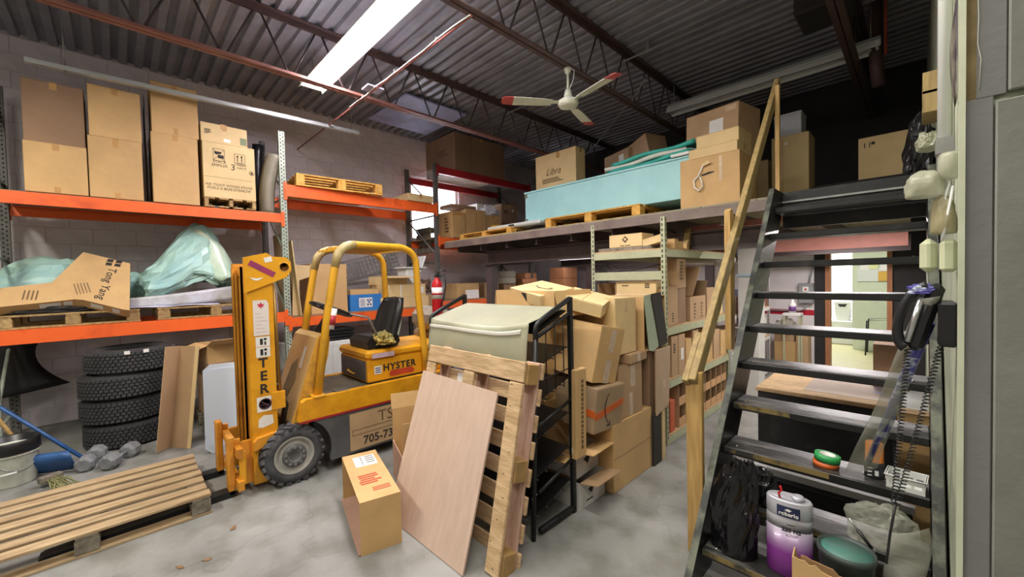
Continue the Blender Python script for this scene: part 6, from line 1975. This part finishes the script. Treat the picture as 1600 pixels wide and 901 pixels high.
# teal-lidded bucket and torn carton at the foot
t = thing('pail', 'round dark pail with a dusty teal top standing on the lowest tread', 'bucket', (-.215, 2.25, tread_z(0) + .0014))
MB().lathe([(0, 0), (.088, 0), (.098, .22), (.103, .225), (.103, .25), (.096, .251), (.091, .237), (0, .237)], 30).obj('pail_body', M('dark_green_pail', '3A4440', .45), t)
MB().lathe([(0, .2375), (.090, .2375), (.090, .241), (0, .2415)], 28).obj('pail_top', M('dusty_teal', '3F7F72', .55, hex2='5B7068', scale=8), t)
t = thing('torn_carton', 'torn kraft carton standing on the floor at the stair foot', 'box', (-.265, 2.08, 0), (0, 0, rad(-4)))
rr = random.Random(13)
def torn(x0, x1, h0, h1, y, n=12):
    pts = [(x0, 0)] + [(x1, 0)]
    top = [(x1 + (x0 - x1) * k / n, h1 + (h0 - h1) * k / n + rr.uniform(-.012, .012)) for k in range(n + 1)]
    return MB().prism(pts + top, y, y + .005, 'y')
torn(-.10, .13, .43, .40, -.06).obj('front_wall', KRAFT, t)
torn(-.10, .13, .37, .36, .05).obj('back_wall', INSIDE, t)
MB().prism([(-.06, 0), (.055, 0), (.055, .36), (.0, .40), (-.03, .45), (-.06, .42)], -.105, -.10, 'x').obj('side_wall', KRAFT, t)
MB().prism([(-.06, 0), (.055, 0), (.055, .35), (-.02, .33), (-.06, .39)], .13, .135, 'x').obj('side_wall', KRAFT, t)
MB().box(-.10, .13, -.055, .05, 0, .005).obj('bottom_panel', KRAFT, t)
# tapes, spray can, basket on the third tread
Z3T = tread_z(2) + .0014
for i, (m_, nm, z) in enumerate(((M('tape_orange', 'C8622C', .4), 'orange tape roll under the green roll on the third tread', 0), (M('tape_green', '2F9A52', .4), 'green tape roll lying on the orange one, third tread', .028))):
    t = thing('tape_roll', nm, 'tape', (-.335 + .004 * i, 2.645, Z3T + z + .001 * i), (rad(-4 * i), rad(6 * i), 0))
    MB().lathe([(.035, 0), (.056, 0), (.056, .026 + .008 * i), (.035, .026 + .008 * i), (.035, 0)], 32).obj('tape_winding', m_, t)
    MB().lathe([(.031, .0), (.035, .0), (.035, .027 + .008 * i), (.031, .027 + .008 * i), (.031, 0)], 32).obj('core', WHITE if i else KRAFT, t)
t = thing('spray_can', 'orange and black can standing on the third tread behind the cords', 'can', (-.145, 2.66, Z3T))
MB().lathe([(0, 0), (.037, 0), (.039, .004), (.039, .075), (.037, .08)], 24).obj('can_label', M('black_label', '2A2A2C', .4), t)
MB().lathe([(.037, .08), (.035, .084), (.035, .17), (.030, .175), (0, .176)], 24).obj('can_cap', M('can_orange', 'D07E2C', .45), t)
k = MB()
for i in range(3):
    k.tube([(.0392 * math.sin(a), -.0392 * math.cos(a), .02 + .018 * i + .01 * a) for a in (-.6, -.45, -.3, -.15)], .003, 4)
k.box(.004, .018, -.0405, -.039, .02, .045)
k.obj('print', WPLAST, t)
t = thing('plastic_basket', 'white plastic basket with slots at the wall end of the third tread', 'basket', (-.03, 2.62, Z3T), (0, 0, rad(-4)))
e = .003
b = MB().box(-.065, .065, -.05, .05, 0, e)
for y in (-.05, .05 - e):
    b.box(-.065, .065, y, y + e, e, .022).box(-.065, .065, y, y + e, .036, .062)
    for x in (-.065, -.025, .02, .055):
        b.box(x, x + .01, y, y + e, .022, .036)
for x in (-.065, .065 - e):
    b.box(x, x + e, -.047, .047, e, .022).box(x, x + e, -.047, .047, .036, .062)
    for y in (-.047, -.01, .035):
        b.box(x, x + e, y, y + .012, .022, .036)
b.obj('basket_body', WPLAST, t)
MB().tube([(-.07, -.055, .062), (.07, -.055, .062), (.07, .055, .062), (-.07, .055, .062)], .004, 6, closed=True).obj('rim', WPLAST, t)

# plastic sleeve with blue tubes hanging from the wall to the third tread
t = thing('tube_sleeve', 'long clear plastic sleeve of blue-violet tubes slanting from wall to tread', 'bag', (-.06, 2.3, 1.1))
pA, pB = Vector((.035, 1.98, 1.55)), Vector((-.19, 2.585, .66))
dd = pB - pA
sleeve = MB().sheet(lambda u, v: pA + dd * v + Vector(((u - .5) * (.045 + .075 * v), -.02 * math.sin(PI * u) - .01 + .008 * math.sin(14 * v + 5 * u), (u - .5) * (.01 + .05 * v) + .012 * math.sin(9 * v))), 10, 30, .002)
sleeve.obj('sleeve', CLR, t, world=True)
VIO = M('violet_print', '4A4794', .35, hex2='C3CCD8', scale=14, stretch=(1, 1, 2), spread=(.40, .5))
for i in range(2):
    o = Vector((.014 + .012 * i, .0, -.0)); a_ = .0 + .06 * i
    MB().tube([pA + dd * (a_ + .05) + o, pA + dd * .5 + o, pA + dd * (.93 - .2 * i) + o], .012, 8).obj('tube', VIO, t, world=True)
blob('film_end', 'bunched end of violet printed film above the handset', 'bag', (.015, 1.985, 1.562), (.036, .022, .022), VIO, seed=71, amp=.3, freq=1.8)

# wall telephone
t = thing('telephone', 'black wall telephone with its handset and coiled cord beside the stair', 'telephone', (.06, 2.0, 1.45))
N_ = lambda mb, name, mat: mb.obj(name, mat, t, world=True)
N_(MB().cbox(.052, .098, 1.955, 2.10, 1.385, 1.535, .008), 'base', BLACKPL)
TI = T((.022, 2.0, 1.475), (0, rad(14), 0))
N_(MB().cbox(-.022, .022, -.03, .03, -.115, .125, .015, 0, TI), 'cradle', BLACKPL)
pts = []
for k in range(17):
    q = k / 16
    a = PI * (q * .92 + .04)
    pts.append(TI @ Vector((-.012 - .050 * math.sin(a) ** .8, -.012, .112 * math.cos(a))))
N_(MB().tube(pts, [.015 + .006 * abs(2 * k / 16 - 1) ** 3 for k in range(17)], 10), 'handset', BLACKPL)
N_(MB().tube([TI @ Vector((-.027, -.02, .07)), TI @ Vector((-.022, -.025, -.09))], .010, 8), 'chrome_strip', CHROME)
def coil(p0, p1, r, turns, sag=0):
    p0, p1 = Vector(p0), Vector(p1)
    n = turns * 8
    return [p0.lerp(p1, k / n) + Vector((r * math.cos(2 * PI * k / 8), r * math.sin(2 * PI * k / 8), -sag * math.sin(PI * k / n))) for k in range(n + 1)]
N_(MB().tube(coil((-.02, 1.99, 1.365), (-.055, 1.985, .80), .008, 46), .0022, 4), 'coiled_cord', BLACKPL)
N_(MB().tube(coil((.06, 1.99, 1.385), (-.045, 1.985, .80), .008, 46), .0022, 4), 'coiled_cord', BLACKPL)
N_(MB().tube([(-.05, 1.985, .80), (-.065, 1.985, .68), (-.075, 1.99, .56)], .004, 6), 'cord_tail', BLACKPL)
CREAM = M('cream_plastic', 'BFC4A2', .45, var=.08)
t = thing('intercom', 'cream plastic handset station on the side wall above the black telephone', 'intercom', (.06, 2.02, 1.70))
N2 = lambda mb, name, mat: mb.obj(name, mat, t, world=True)
N2(MB().cbox(.055, .098, 1.97, 2.08, 1.635, 1.745, .012), 'base', CREAM)
N2(MB().cbox(.008, .052, 1.985, 2.045, 1.635, 1.752, .018), 'handset', CREAM)
N2(MB().tube([(.06, 1.965, 1.74), (.07, 1.965, 1.80), (.085, 1.965, 1.92)], .004, 6), 'wire', WPLAST)
# hanging plastic bag and bulging film end above
CLR2 = M('cloudy_film', 'BEBFA6', .3, alpha=.6, bump=.35, bscale=18)
blob('hanging_bag', 'cloudy plastic bag tied up on the side wall above the intercom', 'bag', (.022, 2.0, 1.895), (.052, .05, .06), CLR2, seed=81, amp=.2, freq=1.2, crease=.35, smooth=True)
blob('hanging_bag', 'yellowish film bag hanging below the tied bag on the side wall', 'bag', (.065, 2.0, 1.765), (.032, .04, .085), M('yellowish_film', 'A9A07A', .3, alpha=.7, bump=.3), seed=83, amp=.2, freq=1.3, crease=.4, smooth=True)
t = thing('film_bulge', 'pale bulging film end with loose strings beside the tied bag', 'bag', (.08, 1.975, 1.985))
MB().lathe([(0, -.045), (.022, -.04), (.03, -.01), (.03, .03), (.024, .045), (0, .048)], 18).obj('film', CLR2, t)
MB().tube([(0, .0, -.045), (-.012, 0, -.10), (.0, 0, -.16)], .003, 5).obj('string', WPLAST, t)
# conduit, poster and clutter on the side wall
t = thing('conduit_pipe', 'white painted conduit running up the side wall', 'pipe', (.075, 2.25, 1.8))
MB().tube([(0, 0, 0), (0, 0, 1.5), (.01, .02, 2.8)], .02, 10).obj('pipe', WPLAST, t)
MB().box(-.025, .024, -.03, .03, .28, .34).obj('clip', STEEL, t)
t = thing('photo_poster', 'curled dark photo poster stuck on the side wall near the corner', 'poster', (.096, 2.0, 2.2))
MB().sheet(lambda u, v: (-.004 - .012 * math.sin(PI * v) * u, -.04 + .10 * u, .0 + .34 * v), 4, 12, .002).obj('sheet', M('poster_print', '8E8A7A', .4, hex2='3A2A33', scale=9, stretch=(1, 1, .5), spread=(.42, .55)), t)
t = thing('parts_rack', 'row of wooden pigeonholes with small parts on the side wall over the stair', 'shelf', (.05, 2.95, 2.41))
for i in range(3):
    MB().box(-.03, .045, -.12, .12, i * .09, i * .09 + .012).obj('shelf_board', LUMBER2, t)
for yy in (-.12, .108):
    MB().box(-.03, .045, yy, yy + .012, .012, .18).obj('side_board', LUMBER2, t)
blob('film_scrap', 'crumpled clear film caught below the wooden pigeonholes', 'wrap', (.04, 2.95, 2.25), (.045, .07, .06), CLR2, seed=88, amp=.3, freq=1.6)
blob('coat', 'black coat hanging in the shade at the stair head by the wall', 'coat', (.02, 4.35, 2.345), (.09, .12, .28), BLACKPL, seed=90, amp=.3, freq=1.8)

# ------------------------------------------------------------------ under and beyond the stair
t = thing('work_table', 'light particle board table with a grey card sheet behind the stair', 'table', (-.5, 3.97, 0))
MB().cbox(-.39, .42, -.42, .42, .72, .75, .004).obj('table_top', CHIP, t)
MB().box(-.37, .40, -.41, -.39, .06, .715).obj('front_panel', STAIRBLK, t)
for x in (-.36, .38):
    MB().box(x - .02, x + .02, .36, .40, 0, .72).obj('leg', BLACKST, t)
    MB().box(x - .02, x + .02, -.388, -.35, 0, .72).obj('leg', BLACKST, t)
GS = MB().box(-.10, .40, -.30, .34, .7505, .753).obj('card_sheet', M('grey_card', 'A99A8C', .8, var=.08), t)
k = MB()
for (x, y) in ((.05, .28), (.17, .28), (.28, .1), (.28, -.05)):
    k.box(x, x + .06, y - .02, y + .02, .753, .7536)
k.obj('blue_print', M('pale_blue_print', '8A96C8', .7), GS)
carton('grey-brown carton standing on the particle board table by the wall', (-.13, 4.22, .752), (.2, .28, .33), mat=DARKCARD, tape=False)
carton('yellowish kraft carton standing on the floor behind the treads by the wall', (-.0, 3.42, 0), (.16, .12, .78), mat=KRAFT, tape=False)
t = thing('white_trunking', 'white plastic trunking length lying across behind the second tread', 'trunking', (-.40, 2.98, 0))
MB().box(-.36, .40, -.02, .02, .34, .38).obj('trunking', WPLAST, t)
for x in (-.33, .36):
    MB().box(x - .03, x + .03, -.05, .05, 0, .34).obj('support_block', BLACKPL, t)
t = thing('black_crate', 'black plastic crate on the floor under the stair', 'crate', (-.36, 3.25, 0))
MB().cbox(-.3, .25, -.2, .2, 0, .30, .01).obj('crate_body', BLACKPL, t)
MB().cbox(-.31, .26, -.21, .21, .26, .285, .006).obj('crate_rim', BLACKPL, t)
t = thing('switch_box', 'grey electrical switch box with a red mark on the white wall', 'switch box', (-1.30, YF - .02, 1.28))
MB().cbox(-.10, .10, -.10, -.001, -.17, .17, .008).obj('box_body', GREYPL, t)
MB().box(-.04, .04, -.102, -.1, .03, .11).obj('warning_label', WHITE, t)
MB().prism([(-.02, .06), (0, .095), (.02, .06), (0, .045)], -.1035, -.102, 'y').obj('warning_mark', REDINK, t)
MB().tube([(.04, -.05, .17), (.06, -.04, .30), (.12, -.03, .55)], .014, 8).obj('conduit', GREYPL, t)
MB().tube([(.0, -.05, -.17), (-.02, -.05, -.27), (-.10, -.04, -.30), (-.6, -.03, -.31)], .014, 8).obj('conduit', GREYPL, t)
# clutter at the end of the aisle
for i, (l_, c_, s_, m_) in enumerate((('kraft carton low at the aisle end by the white wall', (-1.52, 7.9, 0), (.28, .3, .5), KRAFT),
                                      ('brown carton on the low one at the aisle end', (-1.53, 7.9, .502), (.26, .28, .22), BROWN),
                                      ('tall brown carton beside the white wall at the aisle end', (-1.30, 8.0, 0), (.16, .3, .62), BROWN))):
    carton(l_, c_, s_, mat=m_, top='open' if i == 1 else 'closed', flaps={'+x': 50, '-y': 80} if i == 1 else None)
t = thing('red_box', 'small red box on the tall carton at the aisle end', 'box', (-1.30, 7.98, .622))
MB().cbox(-.08, .08, -.08, .08, 0, .09, .006).obj('box_body', REDPL, t)
MB().box(-.05, -.02, -.082, -.08, .02, .05).box(.02, .05, -.082, -.08, .02, .05).obj('print', WHITE, t)
blob('paper_heap', 'heap of white paper and film on the cartons at the aisle end', 'paper', (-1.53, 7.86, .724), (.13, .14, .10), WHITE, seed=95, amp=.4, freq=2.3)
t = thing('white_bottle', 'white bottle with a violet label on the shelf end in the aisle', 'bottle', (-1.40, 7.72, .98))
MB().lathe([(0, 0), (.05, 0), (.05, .15), (.02, .19), (.02, .22), (0, .22)], 16).obj('bottle_body', WPLAST, t)
MB().lathe([(.0505, .03), (.0505, .11)], 16).obj('label', M('violet_label', '6A3A7A', .5), t)
t = thing('bottle_stand', 'narrow white stand carrying the bottle in the aisle end', 'stand', (-1.40, 7.74, 0))
MB().cbox(-.12, .12, -.12, .12, .94, .98, .004).obj('stand_top', SHELFWHITE, t)
for x in (-.1, .1):
    for y in (-.1, .1):
        MB().box(x - .012, x + .012, y - .012, y + .012, 0, .94).obj('leg', SHELFGREY, t)
# office
t = thing('waste_bin', 'white waste bin with a dark lid opening in the office doorway', 'bin', (-1.15, 11.6, .53))
MB().prism([(-.11, 0), (.11, 0), (.14, .38), (-.14, .38)], -.16, .16, 'y').obj('bin_body', WPLAST, t)
MB().cbox(-.15, .15, -.17, .17, .38, .43, .01).obj('bin_lid', WPLAST, t)
MB().prism([(-.08, .37), (.08, .37), (.05, .31), (-.05, .31)], -.166, -.16, 'y').obj('opening', INK, t)
t = thing('low_cabinet', 'white low cabinet under the waste bin in the back office', 'cabinet', (-1.3, 11.75, .013))
MB().cbox(-.5, .34, -.4, .4, 0, .516, .01).obj('cabinet_body', WPLAST, t)
t = thing('office_chair', 'black metal-frame chair against the pale green office wall', 'chair', (-.46, 10.35, .013))
for y in (-.2, .2):
    MB().tube([(-.22, y, 0), (-.20, y, .66), (.16, y, .70), (.2, y, 0)], .013, 8).obj('side_frame', BLACKST, t)
MB().cbox(-.22, .22, -.2, .2, .42, .47, .015).obj('seat', BLACKPL, t)
MB().cbox(.18, .22, -.2, .2, .55, .95, .015).obj('backrest', BLACKPL, t)
t = thing('notice_board', 'white notice board with pinned papers on the pale green office wall', 'board', (-.66, 10.79, 1.43))
MB().cbox(-.19, .26, -.012, .005, -.02, .26, .004).obj('board', WPLAST, t)
for i, (x, z, m_) in enumerate(((-.08, .30, WHITE), (.06, .32, M('pale_yellow_paper', 'DDDFA8', .7)), (.22, .28, WHITE), (.20, .08, M('ochre_paper', 'D6A94A', .7)))):
    MB().box(x - .07, x + .07, -.018 - .002 * i, -.014 - .002 * i, z - .09, z + .10).obj('paper', m_, t)
for i, x in enumerate((-.86, -.70, -.44)):
    yb = 10.79
    t = thing('picture_frame', ('narrow pale', 'dark brown', 'wide pale')[i] + ' picture frame high on the office wall above the notice board', 'picture', (x, yb, 2.08))
    if i == 0: t.location.x = -.86
    MB().box(-.05, .05, -.012, .004, -.05, .05).obj('frame', (GREYPL, M('frame_brown', '4A2E22', .5), GREYPL)[i], t)
    MB().box(-.04, .04, -.014, -.012, -.04, .04).obj('print', (WHITE, M('amber_print', 'A9794A', .6), WHITE)[i], t)
